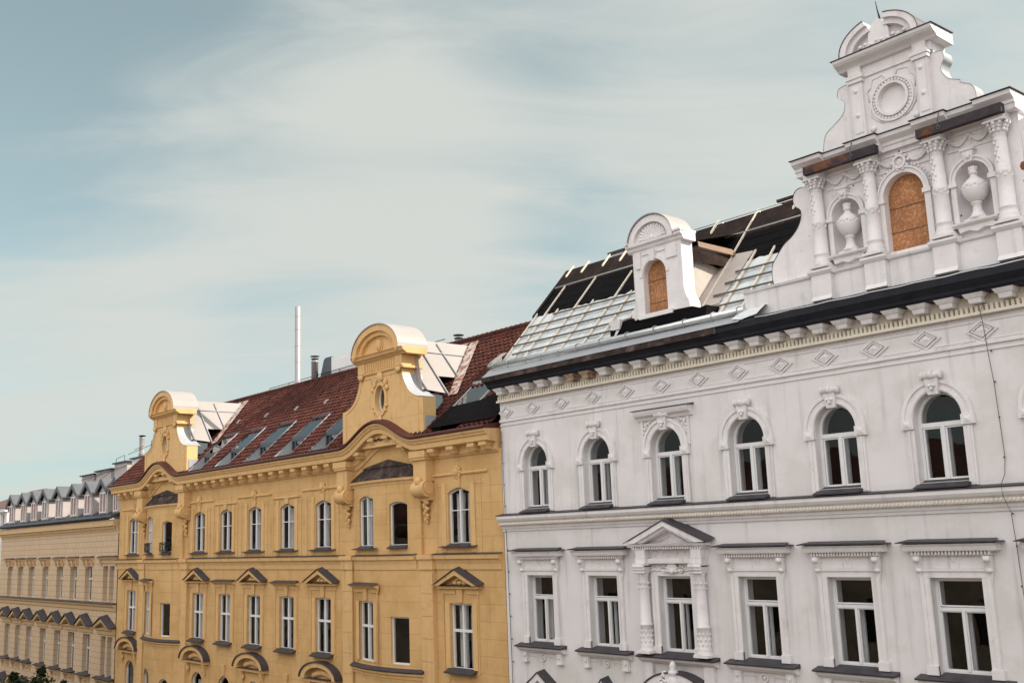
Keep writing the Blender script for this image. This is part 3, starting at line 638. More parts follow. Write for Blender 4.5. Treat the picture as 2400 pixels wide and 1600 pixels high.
for x in (-29.1, -28.3, -27.3, -26.5, -25.6, -24.7, -23.6, -22.4, -21.2, -20.0, -18.9, -17.95):
    MB().tube([(x, -.40, 22.02), (x, -.52, 22.07), (x, -.565, 22.17), (x, -.55, 22.28), (x, -.44, 22.33), (x, -.2, 22.32)], .017, 5).build('gutter_bracket', ZINCW, RF)
en = MB(); en.quad((XL - .05, -.45, 22.35), (XL + .35, -.45, 22.35), (XL + .45, .1, 22.75), (XL + .05, .1, 22.75)); en.quad((XL - .05, -.45, 22.35), (XL + .05, .1, 22.75), (XL + .02, .2, 22.4), (XL - .05, -.4, 22.2)); en.build('loose_flashing', ZINC, RF)
cr = MB()   # crumpled membrane at the gutter end
rr_ = random.Random(3); P0 = [[(-18.0 + .28 * i + rr_.uniform(-.06, .06), -.75 + .22 * j + rr_.uniform(-.08, .08), 21.95 + .10 * j + rr_.uniform(-.10, .12)) for i in range(4)] for j in range(5)]
for j in range(4):
    for i in range(3): cr.quad(P0[j][i], P0[j][i + 1], P0[j + 1][i + 1], P0[j + 1][i])
cr.build('crumpled_membrane', FOIL, RF)

# ---- white dormer
DM_y = -.22
dm = MB()
c = -21.25; hd_ = .5; zs = 23.95
o = spline([(-22.36, 22.72), (-22.34, 22.95), (-22.2, 23.15), (-22.16, 23.4)], 4) + [(-22.16, 24.95)]
wl = []
outer = o + [(-20.12, 24.90)] + [(-20.12, 23.4)] + spline([(-20.12, 23.4), (-20.06, 23.15), (-19.93, 22.95), (-19.92, 22.65)], 4)
hl = (c - .03, .96, 22.8, 24.05, .5)
# front built in columns around the doorway
tmp = MB(); wall(tmp, -22.16, -20.12, 22.72, 24.93, [hl], yf=lambda x: DM_y, depth=.3)
dm.add(tmp.v, tmp.f)
dm.prism([(-22.36, 22.7), (-22.16, 22.7), (-22.16, 23.4), (-22.2, 23.15), (-22.33, 22.95)], DM_y + .004, .30)
dm.prism([(-19.92, 22.65), (-20.12, 22.65), (-20.12, 23.4), (-20.06, 23.15), (-19.94, 22.95)], DM_y + .004, .30)
dm.box(-22.16, -22.0, DM_y + .003, .32, 22.7, 24.93) if False else None
for xx in (-22.16, -20.12): dm.quad((xx, DM_y, 22.7), (xx, .32, 22.7), (xx, .32, 24.93), (xx, DM_y, 24.93))
dm.quad((-22.16, .32, 22.7), (-20.12, .32, 22.7), (-20.12, .32, 24.93), (-22.16, .32, 24.93)) if False else None
D = dm.build('dormer', WTRIM, WB)
dh = MB()
dh.sweep([(.35, 24.93), (DM_y - .01, 24.93), (DM_y - .06, 24.98), (DM_y - .08, 25.05), (DM_y - .16, 25.10), (DM_y - .17, 25.18), (.35, 25.2)], [(-22.33, 0, 0), (-19.98, 0, 0)])
dh.box(-20.32, -19.97, DM_y - .19, .38, 25.2, 25.27); dh.box(-22.36, -22.2, DM_y - .19, .38, 25.2, 25.27)
dh.band(arcpts(c, 25.12, .95, .86, 180, 0, 24), arcpts(c, 25.12, .74, .64, 180, 0, 24), DM_y - .15, .3)
dh.prism(arcpts(c, 25.19, .78, .62, 180, 0, 20), DM_y - .02, .25)
dh.build('dormer_gable', WTRIM, D)
sh = MB()
for k in range(13):
    t = PI * (k + .5) / 13; sh.tube([(c, DM_y - .03, 25.24), (c + .5 * math.cos(t), DM_y - .05, 25.24 + .42 * math.sin(t))], [.02, .06], 6); sh.ball((c + .53 * math.cos(t), DM_y - .04, 25.24 + .44 * math.sin(t)), .055, .05, .055, 6)
sh.ball((c, DM_y - .05, 25.27), .09); sh.build('shell_relief', WTRIM, D)
dt = MB(); dt.box(-22.0, -21.8, DM_y - .05, DM_y - .003, 24.35, 24.9); dt.box(-20.75, -20.3, DM_y - .05, DM_y - .003, 24.45, 24.9)
dt.band(arcpts(c - .03, 24.05, .62, .62, 180, 0), arcpts(c - .03, 24.05, .5, .52, 180, 0), DM_y - .03, DM_y - .003); dt.taper(c - .03, .16, .26, DM_y - .09, DM_y - .12, DM_y - .003, 24.5, 24.85)
dt.box(-21.75, -20.78, DM_y - .03, DM_y - .003, 24.76, 24.80); dt.build('dormer_trim', WTRIM, D)
ds = MB(); ds.box(-21.95, -20.55, DM_y - .12, .1, 22.66, 22.80); ds.build('sill', WTRIM, D)
bo = MB(); pts = hole_poly((c - .03, .98, 22.8, 24.05, .5), 0); bo.add([(x, .02, z) for x, z in pts], [tuple(range(len(pts)))])
bo.build('boarded_opening', OSB, D)
for zz in (23.18, 23.9): MB().box(c - .52, c + .46, .005, .018, zz, zz + .014).build('board_joint', LATHG, D)
dr = MB(); oo = arcpts(c, 25.14, .97, .88, 180, 0, 20); dr.band([(q[0], q[1] + .02) for q in oo], [(q[0], q[1] - .02) for q in oo], DM_y - .2, .62) ; dr.build('dormer_roof', ZINC, D)
ck = MB(); ck.quad((-20.35, .34, 22.7), (-20.35, 2.4, 24.75), (-20.35, 2.2, 24.3), (-20.35, .7, 24.5)); ck.quad((-20.35, .36, 22.72), (-19.4, .55, 22.83), (-19.2, 2.3, 24.75), (-20.35, 2.4, 24.85)); ck.build('dormer_cheek', mat('white_cheek_membrane', (.46, .41, .38), .5, .08, 2.0, .4, 5), D)
tf = MB()
tf.quad((-20.32, .34, 22.75), (-20.33, .58, 22.95), (-20.33, .5, 24.9), (-20.33, .33, 25.0))
tf.quad((-20.6, .5, 24.95), (-20.2, .35, 24.75), (-19.95, 2.95, 24.72), (-20.7, 2.6, 25.2)); tf.quad((-20.2, .35, 24.75), (-19.95, 2.95, 24.72), (-20.0, 2.6, 24.35), (-20.25, .45, 24.35))
tf.quad((-22.1, .4, 25.0), (-20.3, .4, 25.0), (-20.4, 3.2, 25.75), (-22.0, 3.2, 25.75)); tf.build('torn_felt', FELT, D)
bd = MB(); bd.quad((-20.15, .7, 24.85), (-19.9, 2.4, 24.72), (-20.05, 2.3, 24.98), (-20.22, .75, 25.05)); bd.build('brown_board', mat('tan_board', (.20, .12, .08), .7, .2, 5), D)
fb = MB(); rb = random.Random(5)
pts = [(-23.3, 22.30)] + [(-23.3 + .4 * k, 22.36 + rb.uniform(-.03, .03)) for k in range(1, 10)] + [(-19.3, 22.34), (-19.25, 22.66), (-19.5, 22.62), (-19.8, 22.72), (-20.55, 22.74), (-20.6, 22.64), (-22.2, 22.62), (-22.25, 22.78), (-22.7, 22.76), (-22.78, 22.6), (-23.3, 22.55)]
fb.prism(pts, DM_y - .06, .35); fb.build('felt_upstand', FELTBK_SHADE, D)
st = MB(); st.taper(-22.98, .3, .55, -.34, -.40, -.10, 22.52, 22.82); st.quad((-23.0, -.3, 22.5), (-22.85, -.3, 22.5), (-23.1, -.3, 22.25), (-23.2, -.3, 22.2)); st.build('broken_bracket', WTRIM, D)

# ---- tall ornate gable of the white building
GC = -12.70
CXS = (-15.24, -13.62, -11.72, -10.12)
gw = MB()
gh = [(GC - .07, 1.12, 22.95, 24.40, .58), (-14.47, .86, 23.2, 24.3, .44), (-10.95, .86, 23.2, 24.3, .44)]
wall(gw, -15.7, -9.7, 22.0, 26.05, gh[:1], depth=.25, yf=lambda x: .02)
gw = MB(); wall(gw, -15.7, -9.7, 22.0, 26.05, gh, depth=0, yf=lambda x: .02)
t_ = MB(); wall(t_, -13.5, -12.0, 22.0, 22.5, [], depth=0); 
hq = gh[0]; pq = hole_poly(hq); pq = pq + [pq[0]]
for (xa, za), (xb, zb) in zip(pq, pq[1:]):
    if abs(xa - xb) + abs(za - zb) > 1e-6: gw.quad((xa, .02, za), (xb, .02, zb), (xb, .3, zb), (xa, .3, za))
for h in gh[1:]:      # niches: half cylinder with a quarter dome
    cx, w, zb, zs, rise = h; R = w / 2; n = 14
    for i in range(n):
        a0, a1 = PI * i / n, PI * (i + 1) / n
        A = lambda t, z: (cx - R * math.cos(t), .02 + .42 * math.sin(t), z)
        gw.add([A(a0, zb), A(a1, zb), A(a1, zs), A(a0, zs)], [(0, 1, 2, 3)], True)
        m = 7
        for j in range(m):
            b0, b1 = PI / 2 * j / m, PI / 2 * (j + 1) / m
            S = lambda t, b: (cx - R * math.cos(t) * math.cos(b) , .02 + .42 * math.sin(t) * math.cos(b), zs + rise * math.sin(b))
            gw.add([S(a0, b0), S(a1, b0), S(a1, b1), S(a0, b1)], [(0, 1, 2, 3)], True)
    gw.add([(cx - R * math.cos(PI * i / n), .02 + .42 * math.sin(PI * i / n), zb) for i in range(n + 1)], [tuple(range(n + 1))])
for xx in (-15.7, -9.7): gw.quad((xx, .02, 22), (xx, .75, 22), (xx, .75, 26.05), (xx, .02, 26.05))
gw.quad((-15.7, .75, 22), (-9.7, .75, 22), (-9.7, .75, 26.05), (-15.7, .75, 26.05))
G = gw.build('gable', WTRIM, WB)
SL = [(-17.02, 22.83), (-17.06, 23.1), (-17.03, 23.41), (-16.89, 23.62), (-16.58, 23.95), (-16.3, 24.12), (-16.07, 24.34), (-15.94, 24.60), (-15.94, 24.83), (-16.10, 24.98), (-16.15, 25.18), (-16.07, 25.39), (-15.9, 25.47), (-15.70, 25.44)]
sp_ = spline(SL, 4)
w1 = MB(); w1.prism(sp_ + [(-15.68, 22.83)], .06, .5); w1.build('scroll_wing', WTRIM, G)
w2 = MB(); w2.prism([(2 * GC - x, z) for x, z in sp_ + [(-15.72, 22.83)]], .06, .5); w2.build('scroll_wing', WTRIM, G)
ed_ = MB(); ed_.band([(x - .007, z + .007) for x, z in sp_], [(x + .006, z - .006) for x, z in sp_], .05, .51); ed_.build('scroll_edge', CAP, G)
plb = MB()
plb.sweep([(.5, 21.95), (-.14, 21.95), (-.14, 22.70), (-.2, 22.74), (-.22, 22.80), (.5, 22.86)], [(-17.95, 0, 0), (-7.0, 0, 0)])
plb.build('parapet_base', WTRIM, G)
for cx in CXS:
    pd = MB(); pd.box(cx - .30, cx + .30, -.34, -.145, 21.98, 22.72); pd.sweep([(-.1, 22.72), (-.36, 22.72), (-.42, 22.80), (-.42, 22.86), (-.1, 22.90)], [(cx - .37, 0, 0), (cx + .37, 0, 0)]); pd.taper(cx, .62, .60, -.42, -.35, -.145, 22.0, 22.12)
    pd.build('pedestal', WTRIM, G)
    cl_ = MB(); cy = -.17
    cl_.box(cx - .28, cx + .28, -.43, .018, 22.905, 22.97)
    cl_.lathe(cx, cy, [(.26, 22.97), (.27, 23.02), (.22, 23.06), (.24, 23.11), (.205, 23.14), (.205, 23.27), (.225, 23.29), (.19, 23.32), (.185, 24.16), (.20, 24.18), (.18, 24.21), (.16, 25.0), (.15, 25.12), (.17, 25.14), (.15, 25.16)], 18)
    for k in range(12):
        t = 2 * PI * k / 12; zz = 24.1 if k % 2 else 24.03; cl_.ball((cx + .18 * math.cos(t), cy + .18 * math.sin(t), zz + .03), .03, .03, .05, 6)
    for k in range(7): cl_.ball((cx - .04 + .05 * math.sin(k * 2.1), cy - .165, 24.45 + .09 * k), .032, .03, .05, 6)
    cl_.build('column', WTRIM, G)
    kp = MB(); kp.lathe(cx, cy, [(.15, 25.165), (.17, 25.3), (.23, 25.4), (.2, 25.42)], 12)
    for k in range(10):
        t = 2 * PI * k / 10
        for rr, zz, b in ((.18, 25.22, .045), (.20, 25.31, .05), (.25, 25.385, .05)): kp.ball((cx + rr * math.cos(t + zz), cy + rr * math.sin(t + zz), zz), b, b, b * 1.2, 6)
    kp.box(cx - .27, cx + .27, cy - .27, .018, 25.425, 25.47); kp.box(cx - .24, cx + .24, cy - .22, .018, 25.472, 25.655); kp.build('capital', WTRIM, G)
def relief_arch(cx, zs, r0, r1, y, key):
    mb = MB(); k = (zs[1] if isinstance(zs, tuple) else 1)
    return mb
for (cx, w, zb, zs_, rise), big in zip(gh, (True, False, False)):
    ar = MB(); R = w / 2; t = .17 if big else .14
    ar.band(arcpts(cx, zs_, R + t, rise + t, 180, 0), arcpts(cx, zs_, R + .003, rise + .003, 180, 0), -.06, .016); ar.band(arcpts(cx, zs_, R + t, rise + t, 180, 0), arcpts(cx, zs_, R + t - .05, rise + t - .05, 180, 0), -.10, -.062)
    for q in (-1, 1):
        xx = cx + q * (R + t / 2); ar.box(xx - t / 2 - .03, xx + t / 2 + .06 * (q < 0) * 0 + .03, -.10, .016, zs_ - .12, zs_ - .003); ar.box(xx - t / 2 + .004, xx + t / 2, -.05, .016, zb, zs_ - .122)
    if big:
        for k in range(25):
            th = PI * k / 24; ar.ball((cx + (R + t + .06) * math.cos(th), -.03, zs_ + (rise + t + .06) * math.sin(th)), .035, .03, .035, 6)
    ar.build('arch_surround', WTRIM, G)
    ks = MB()
    if big:
        ks.band(arcpts(cx, zs_ + rise + .30, .19, .19, 0, 360, 18), arcpts(cx, zs_ + rise + .30, .13, .13, 0, 360, 18), -.12, .01, closed=False); ks.ball((cx, -.03, zs_ + rise + .30), .13, .06, .13)
        for k in range(10): th = 2 * PI * k / 10; ks.ball((cx + .23 * math.cos(th), -.06, zs_ + rise + .30 + .22 * math.sin(th)), .05, .05, .05, 6)
    else:
        ks.taper(cx, .18, .28, -.14, -.17, .016, zs_ + rise - .02, zs_ + rise + .26); ks.box(cx - .18, cx + .18, -.2, .016, zs_ + rise + .262, zs_ + rise + .31); ks.ball((cx, -.17, zs_ + rise + .12), .07, .05, .09)
    ks.build('keystone', WTRIM, G)
    if not big:
        sf = MB(); sf.sweep([(.3, 23.10), (-.16, 23.10), (-.24, 23.15), (-.25, 23.195), (.3, 23.2)], [(cx - .58, 0, 0), (cx + .58, 0, 0)])
        sf.prism([(cx - .46, 23.1), (cx - .42, 22.96), (cx - .2, 23.0), (cx, 22.93), (cx + .2, 23.0), (cx + .42, 22.96), (cx + .46, 23.1)], -.14, .016); sf.build('niche_shelf', WTRIM, G)
for xa, xb in ((-14.98, -13.85), (-13.40, -11.95), (-11.48, -10.38)):
    sw = MB(); n = 2; wdt = (xb - xa) / n
    for k in range(n):
        x0 = xa + wdt * k + .03; x1 = xa + wdt * (k + 1) - .03
        for dz in (0, .05, .10):
            sw.tube([(x0 + (x1 - x0) * t / 8, -.02, 25.42 - (.19 - dz) * math.sin(PI * t / 8)) for t in range(9)], [.02 + .018 * math.sin(PI * t / 8) for t in range(9)], 5)
        sw.ball((x0, -.02, 25.43), .05); sw.ball((x1, -.02, 25.43), .05)
        sw.tube([(x0, -.015, 25.42), (x0 + .01, -.015, 25.2)], [.03, .01], 5); 
    sw.box(xa, xb, -.02, .016, 25.51, 25.535); sw.box(xa - .02, xb + .02, -.02, .016, 25.10, 25.118); sw.build('garland', WTRIM, G)
ob = MB(); pts = hole_poly(gh[0], 0); ob.add([(x, .2, z) for x, z in pts], [tuple(range(len(pts)))]); ob.build('boarded_opening', OSB, G)
for zz in (24.13, 23.48): MB().box(gh[0][0] - .55, gh[0][0] + .55, .185, .197, zz, zz + .012).build('board_joint', LATHG, G)
# entablature with ressauts
e = MB(); prof = [(.72, 25.66), (-.10, 25.66), (-.10, 25.78), (-.14, 25.80), (-.14, 25.88), (-.24, 25.94), (-.30, 25.98), (-.32, 26.08), (.72, 26.12)]
e.sweep(prof, [(-15.62, 0, 0), (-9.78, 0, 0)])
for x0, x1 in ((-15.78, -14.86), (-14.06, -13.18), (-12.16, -11.28), (-10.54, -9.62)): e.sweep([(q[0] - (.16 if q[0] < .5 else -.02), q[1] + (.003 if q[1] > 25.7 else -.003)) for q in prof], [(x0, 0, 0), (x1, 0, 0)])
e.build('entablature', WTRIM, G)
ec = MB(); ec.sweep([(.7, 26.127), (-.36, 26.09), (-.36, 26.105), (.7, 26.15)], [(-15.66, 0, 0), (-9.74, 0, 0)])
for x0, x1 in ((-15.82, -14.82), (-14.1, -13.14), (-12.2, -11.24), (-10.58, -9.58)): ec.sweep([(.7, 26.13), (-.53, 26.095), (-.53, 26.11), (.7, 26.155)], [(x0, 0, 0), (x1, 0, 0)])
ec.build('entablature_capping', CAP, G)
for x0, x1, hk in ((-15.36, -13.16, -13.85), (-12.02, -9.84, -11.4)):
    b_ = MB(); b_.box(x0, x1, -.56, -.36, 25.56, 25.79); B_ = b_.build('timber_beam', BEAM, G)
    b2 = MB(); b2.tube([(hk, -.45, 26.1), (hk, -.58, 25.85), (hk, -.58, 25.66)], .016, 5); b2.band(arcpts(hk, 25.66, .055, .055, 0, 360, 12), arcpts(hk, 25.66, .035, .035, 0, 360, 12), -.585, -.565); b2.build('anchor_bolt', DGREY, G)
# upper tier
UL = spline([(-15.06, 26.13), (-15.04, 26.40), (-14.93, 26.77), (-14.66, 26.95), (-14.36, 27.16), (-14.26, 27.38), (-14.28, 27.55), (-14.44, 27.68), (-14.45, 27.82), (-14.36, 27.96), (-14.0, 28.0)], 4)
UR = spline([(-10.66, 26.13), (-10.66, 26.52), (-10.74, 26.74), (-11.0, 26.90), (-11.02, 26.98), (-11.3, 27.12), (-11.45, 27.36), (-11.45, 27.54), (-11.36, 27.68), (-11.36, 27.82), (-11.42, 27.93), (-11.75, 27.97)], 4)
ut = MB(); ut.prism(UL + [(-13.9, 28.0), (-13.9, 26.13)], .10, .55); ut.build('scroll_wing', WTRIM, G)
ut = MB(); ut.prism(UR + [(-11.8, 27.97), (-11.8, 26.13)], .10, .55); ut.build('scroll_wing', WTRIM, G)
MB().band([(x - .007, z + .007) for x, z in UL], [(x + .006, z - .006) for x, z in UL], .09, .56).build('scroll_edge', ZINCW, G); MB().band([(x + .007, z + .007) for x, z in UR], [(x - .006, z - .006) for x, z in UR], .09, .56).build('scroll_edge', ZINCW, G)
oc = (-12.81, 27.09)
ub = MB(); 
ubh = [(oc[0], .78, 0, 0, 0)]
n = 32; ring = arcpts(oc[0], oc[1], .40, .41, 0, 360, n)[:-1]
sq = []
for k in range(n):
    t = 2 * PI * k / n; cx_, cz_ = math.cos(t), math.sin(t); m = min(1.08 / max(abs(cx_), 1e-6), (.95 if cz_ > 0 else .96) / max(abs(cz_), 1e-6)); sq.append((oc[0] + cx_ * m, oc[1] + cz_ * m))
ub.band(sq, ring, .02, .12, closed=True)
ub.box(-13.98, -11.62, .122, .8, 26.13, 28.5)
ub.box(-13.98, -11.62, .02, .12, 28.04, 28.5)
ub.build('upper_gable', WTRIM, G)
um = MB()
um.band(arcpts(*oc, .47, .48, 0, 360, 28)[:-1], arcpts(*oc, .405, .415, 0, 360, 28)[:-1], -.05, .018, closed=True); um.band(arcpts(*oc, .62, .62, 0, 360, 28)[:-1], arcpts(*oc, .57, .57, 0, 360, 28)[:-1], -.03, .018, closed=True)
for k in range(34): t = 2 * PI * k / 34; um.ball((oc[0] + .525 * math.cos(t), .005, oc[1] + .53 * math.sin(t)), .055, .03, .05, 6)
um.build('oculus_wreath', WTRIM, G)
lin = MB()
for q in (-1, 1):
    lin.tube([(oc[0] + q * x, .01, z) for x, z in ((.16, 27.72), (.22, 27.84), (.52, 27.8), (.58, 27.6), (.68, 27.5), (.66, 27.2))], .018, 5); lin.tube([(oc[0] + q * x, .01, z) for x, z in ((.66, 27.0), (.64, 26.8), (.5, 26.62), (.3, 26.5))], .018, 5); lin.ball((oc[0] + q * .62, 0, 26.42), .09, .05, .09)
lin.build('strapwork', WTRIM, G)
for x0, x1 in ((-13.97, -13.60), (-12.08, -11.72)):
    pi_ = MB(); pi_.box(x0, x1, -.08, .018, 26.24, 27.84); pi_.box(x0 - .05, x1 + .05, -.12, .018, 26.13, 26.24); pi_.box(x0 + .06, x1 - .06, -.10, -.081, 26.4, 27.7) ; pi_.ball(((x0 + x1) / 2, -.1, 27.6), .07, .04, .07); pi_.ball(((x0 + x1) / 2, -.1, 26.9), .07, .04, .07)
    pi_.box(x0 - .04, x1 + .04, -.13, .018, 27.845, 27.95); pi_.box(x0 - .07, x1 + .07, -.16, .018, 27.952, 28.06); pi_.box(x0, x1, -.1, .018, 28.062, 28.3); pi_.build('pilaster', WTRIM, G)
uc = MB(); uc.box(-13.96, -11.66, -.03, .018, 27.95, 28.03)
uc.sweep([(.8, 28.28), (-.08, 28.28), (-.14, 28.34), (-.30, 28.42), (-.36, 28.48), (-.38, 28.55), (.8, 28.6)], [(-14.25, 0, 0), (-11.38, 0, 0)]); uc.build('upper_cornice', WTRIM, G)
MB().sweep([(.8, 28.605), (-.41, 28.56), (-.41, 28.575), (.8, 28.63)], [(-14.3, 0, 0), (-11.34, 0, 0)]).build('upper_cornice_capping', CAP, G)
pc = (-12.90, 28.62)
for a0, a1 in ((180, 108), (78, 0)):
    bp_ = MB(); bp_.band(arcpts(*pc, 1.14, .80, a0, a1, 12), arcpts(*pc, .96, .66, a0, a1, 12), -.32, .45); bp_.band(arcpts(*pc, .96, .66, a0, a1, 12), arcpts(*pc, .80, .50, a0, a1, 12), -.22, .45)
    q = arcpts(*pc, .80, .50, a0, a1, 12); bp_.prism(q + [(q[-1][0], 28.62), (q[0][0], 28.62)] if a0 == 180 else q + [(q[0][0], 28.62)], -.05, .4)
    bp_.build('broken_pediment', WTRIM, G)
    bq = MB(); bq.band(arcpts(*pc, 1.16, .82, a0, a1, 12), arcpts(*pc, 1.142, .802, a0, a1, 12), -.34, .47); bq.build('pediment_capping', CAP, G)
ob_ = MB(); ob_.prism([(-13.25, 28.62), (-13.22, 29.0), (-13.14, 29.2), (-13.0, 29.34), (-12.92, 29.38), (-12.84, 29.34), (-12.72, 29.2), (-12.62, 29.0), (-12.6, 28.62)], -.18, .3); ob_.box(-13.3, -12.56, -.24, .3, 28.62, 28.70)
for k in range(9): ob_.ball((-13.45 + .16 * k, -.22, 28.72 + .03 * math.sin(k * 2.4)), .06, .05, .06)
ob_.build('pedestal_finial', WTRIM, G)
MB().tube([(-12.93, .05, 29.35), (-12.98, .05, 29.7), (-13.02, .05, 30.0)], [.03, .02, .008], 6).build('lightning_rod', IRON, G)
bh = MB(); rb = random.Random(11)
for x, z, rr in ((-9.72, 24.27, .10), (-9.6, 24.45, .05), (-9.66, 24.12, .06)): bh.ball((x, .03, z), rr, .03, rr * 1.3, 7)
bh.ball((-15.5, .045, 23.33), .05, .03, .09, 6); bh.build('brick_patch', BRICK, G)
hl2 = MB()
for x, z in ((-15.72, 24.0), (-15.55, 23.94), (-15.5, 23.95), (-13.98, 23.55), (-14.2, 25.05), (-12.8, 25.6), (-11.36, 23.45), (-9.75, 23.9), (-14.3, 25.3), (-10.3, 25.0)): hl2.ball((x, .02 if x > -15.6 else .06, z), .025, .012, .025, 6)
hl2.build('putlog_hole', IRON, G)

# ---- two urns standing in the gable's niches
def urn(cx, label):
    t = thing('stone_urn', label, 'urn', (cx, .02, 23.2), 'urns in the gable niches'); z = 23.205; s = 1.0; cy = .05
    mb = MB(); mb.box(cx - .27, cx + .27, cy - .19, cy + .2, z, z + .06); mb.lathe(cx, cy, [(.23, z + .06), (.24, z + .10), (.17, z + .15), (.12, z + .26), (.10, z + .40), (.13, z + .44), (.15, z + .47), (.12, z + .5)], 18); mb.build('foot', WTRIM, t)
    mb = MB(); mb.lathe(cx, cy, [(.11, z + .5), (.18, z + .54), (.26, z + .64), (.305, z + .78), (.31, z + .86), (.29, z + .90), (.30, z + .93), (.27, z + .98), (.19, z + 1.06), (.10, z + 1.14), (.08, z + 1.2)], 22)
    for k in range(22): th = 2 * PI * k / 22; mb.ball((cx + .305 * math.cos(th), cy + .305 * math.sin(th), z + .88 + .015 * (-1) ** k), .028, .028, .028, 5)
    mb.build('bowl', WTRIM, t)
    mb = MB(); mb.lathe(cx, cy, [(.08, z + 1.2), (.11, z + 1.22), (.115, z + 1.26), (.09, z + 1.28), (.11, z + 1.33), (.10, z + 1.38), (.02, z + 1.44)], 14)
    for k in range(8): th = 2 * PI * k / 8; mb.ball((cx + .085 * math.cos(th), cy + .085 * math.sin(th), z + 1.37), .035, .035, .05, 6)
    mb.build('lid', WTRIM, t)
urn(-14.47, 'white stone urn in the arched niche left of the boarded gable opening')
urn(-10.95, 'white stone urn in the arched niche right of the boarded gable opening')

# ================================================================== YELLOW BUILDING
YB = thing('yellow_building', 'ochre yellow apartment house with red tiled roof and two curved gables', 'building', (-48, 5, 0))
YL, YR = -67.3, -29.42
YC = [-64.95, -55.4, -52.15, -48.9, -45.55, -42.2, -32.08]
BAYS = [(-59.95, 2.6, -61.45, -58.8), (-36.9, 2.5, -37.95, -35.6)]
def bump(x):
    z = 0
    for c, hw, *_ in BAYS:
        cc = c + .0; u = abs(x - cc) / (hw + .35)
        if u < 1: z += .92 * (math.cos(PI * u) + 1) / 2
    return z
def bow(c, hw): return lambda x: -.12 - .40 * max(0, 1 - ((x - c) / hw) ** 2)
yh = []
for c in YC: yh += [(c, 1.36, 15.75, 17.72, .16), (c, 1.36, 11.1, 13.52, 0), (c, 1.36, 6.6, 8.95, .45)]
xs_fine = [YL + .25 * i for i in range(int((YR - YL) / .25) + 1)]
yw = MB()
segs = [(YL, BAYS[0][0] - 2.6), (BAYS[0][0] + 2.6, BAYS[1][0] - 2.5), (BAYS[1][0] + 2.5, YR)]
for x0, x1 in segs: wall(yw, x0, x1, 0, 19.2, [h for h in yh if x0 < h[0] < x1], depth=.24)
for c, hw, xd, xs1 in BAYS:
    yf = bow(c, hw); hs = []
    for z0, z1, z2, r_ in ((15.75, 17.72, 17.42, .14), (11.1, 13.5, 12.95, 0), (6.6, 8.8, 8.5, .4)):
        hs += [(xd, 1.36, z0, z1, r_), (xs1, 1.05, z0, z2, r_ * .8)]
    wall(yw, c - hw, c + hw, 0, 18.28, hs, yf=yf, depth=.24, extra=[c - hw + hw * i / 12 for i in range(25)])
    for q in (-1, 1): yw.quad((c + q * hw, -.12, 0), (c + q * hw, 0, 0), (c + q * hw, 0, 18.28), (c + q * hw, -.12, 18.28))
    wall(yw, c - hw, c + hw, 18.1, lambda x: 19.2 + bump(x), [], depth=0, extra=[c - hw + hw * i / 12 for i in range(25)])
yw.quad((YL, 0, 0), (YL, 11, 0), (YL, 11, 20), (YL, 0, 20)); yw.quad((YL, 0, 20), (YL, 10.6, 20), (YL, 5.1, 25.05), (YL, -.3, 20.1))
yw.quad((YL, 11, 0), (YR, 11, 0), (YR, 11, 20), (YL, 11, 20))
yw.build('wall', YEL, YB)
interior(YL + .1, YR - .1, 2.6, 18.9, (6.0, 10.4, 14.9), YB)
path = [(x, 0, bump(x)) for x in [YL - .15 + (YR - .12 - YL + .15) * i / 240 for i in range(241)]]
yc = MB(); yc.sweep([(.2, 19.10), (-.06, 19.10), (-.10, 19.16), (-.14, 19.18), (-.14, 19.46), (-.52, 19.50), (-.55, 19.52), (-.56, 19.70), (-.62, 19.74), (-.64, 19.80), (-.70, 19.86), (-.71, 19.93), (.2, 19.97)], path); yc.build('cornice', YTRIM, YB)
yg = MB(); yg.sweep([(.1, 19.975), (-.74, 19.935), (-.80, 19.98), (-.80, 20.04), (-.70, 20.09), (-.45, 20.12), (.1, 20.19)], path); yg.build('gutter', REDMET, YB)
ybx = [-66.3, -65.3, -64.2, -63.3] + [-55.9, -54.9, -53.8, -52.75, -51.7, -50.65, -49.6, -48.5, -47.4, -46.35, -45.3, -44.2, -43.1, -42.1, -41.1] + [-33.2, -31.95, -30.65, -29.95]
def ybr():
    mb = MB(); mb.taper(0, .30, .34, -.36, -.46, -.145, 19.2, 19.34); mb.box(-.21, .21, -.50, -.145, 19.345, 19.485); return mb
for x in ybx: ybr().build('cornice_bracket', YTRIM, YB, (x, 0, 0), key='ybr')
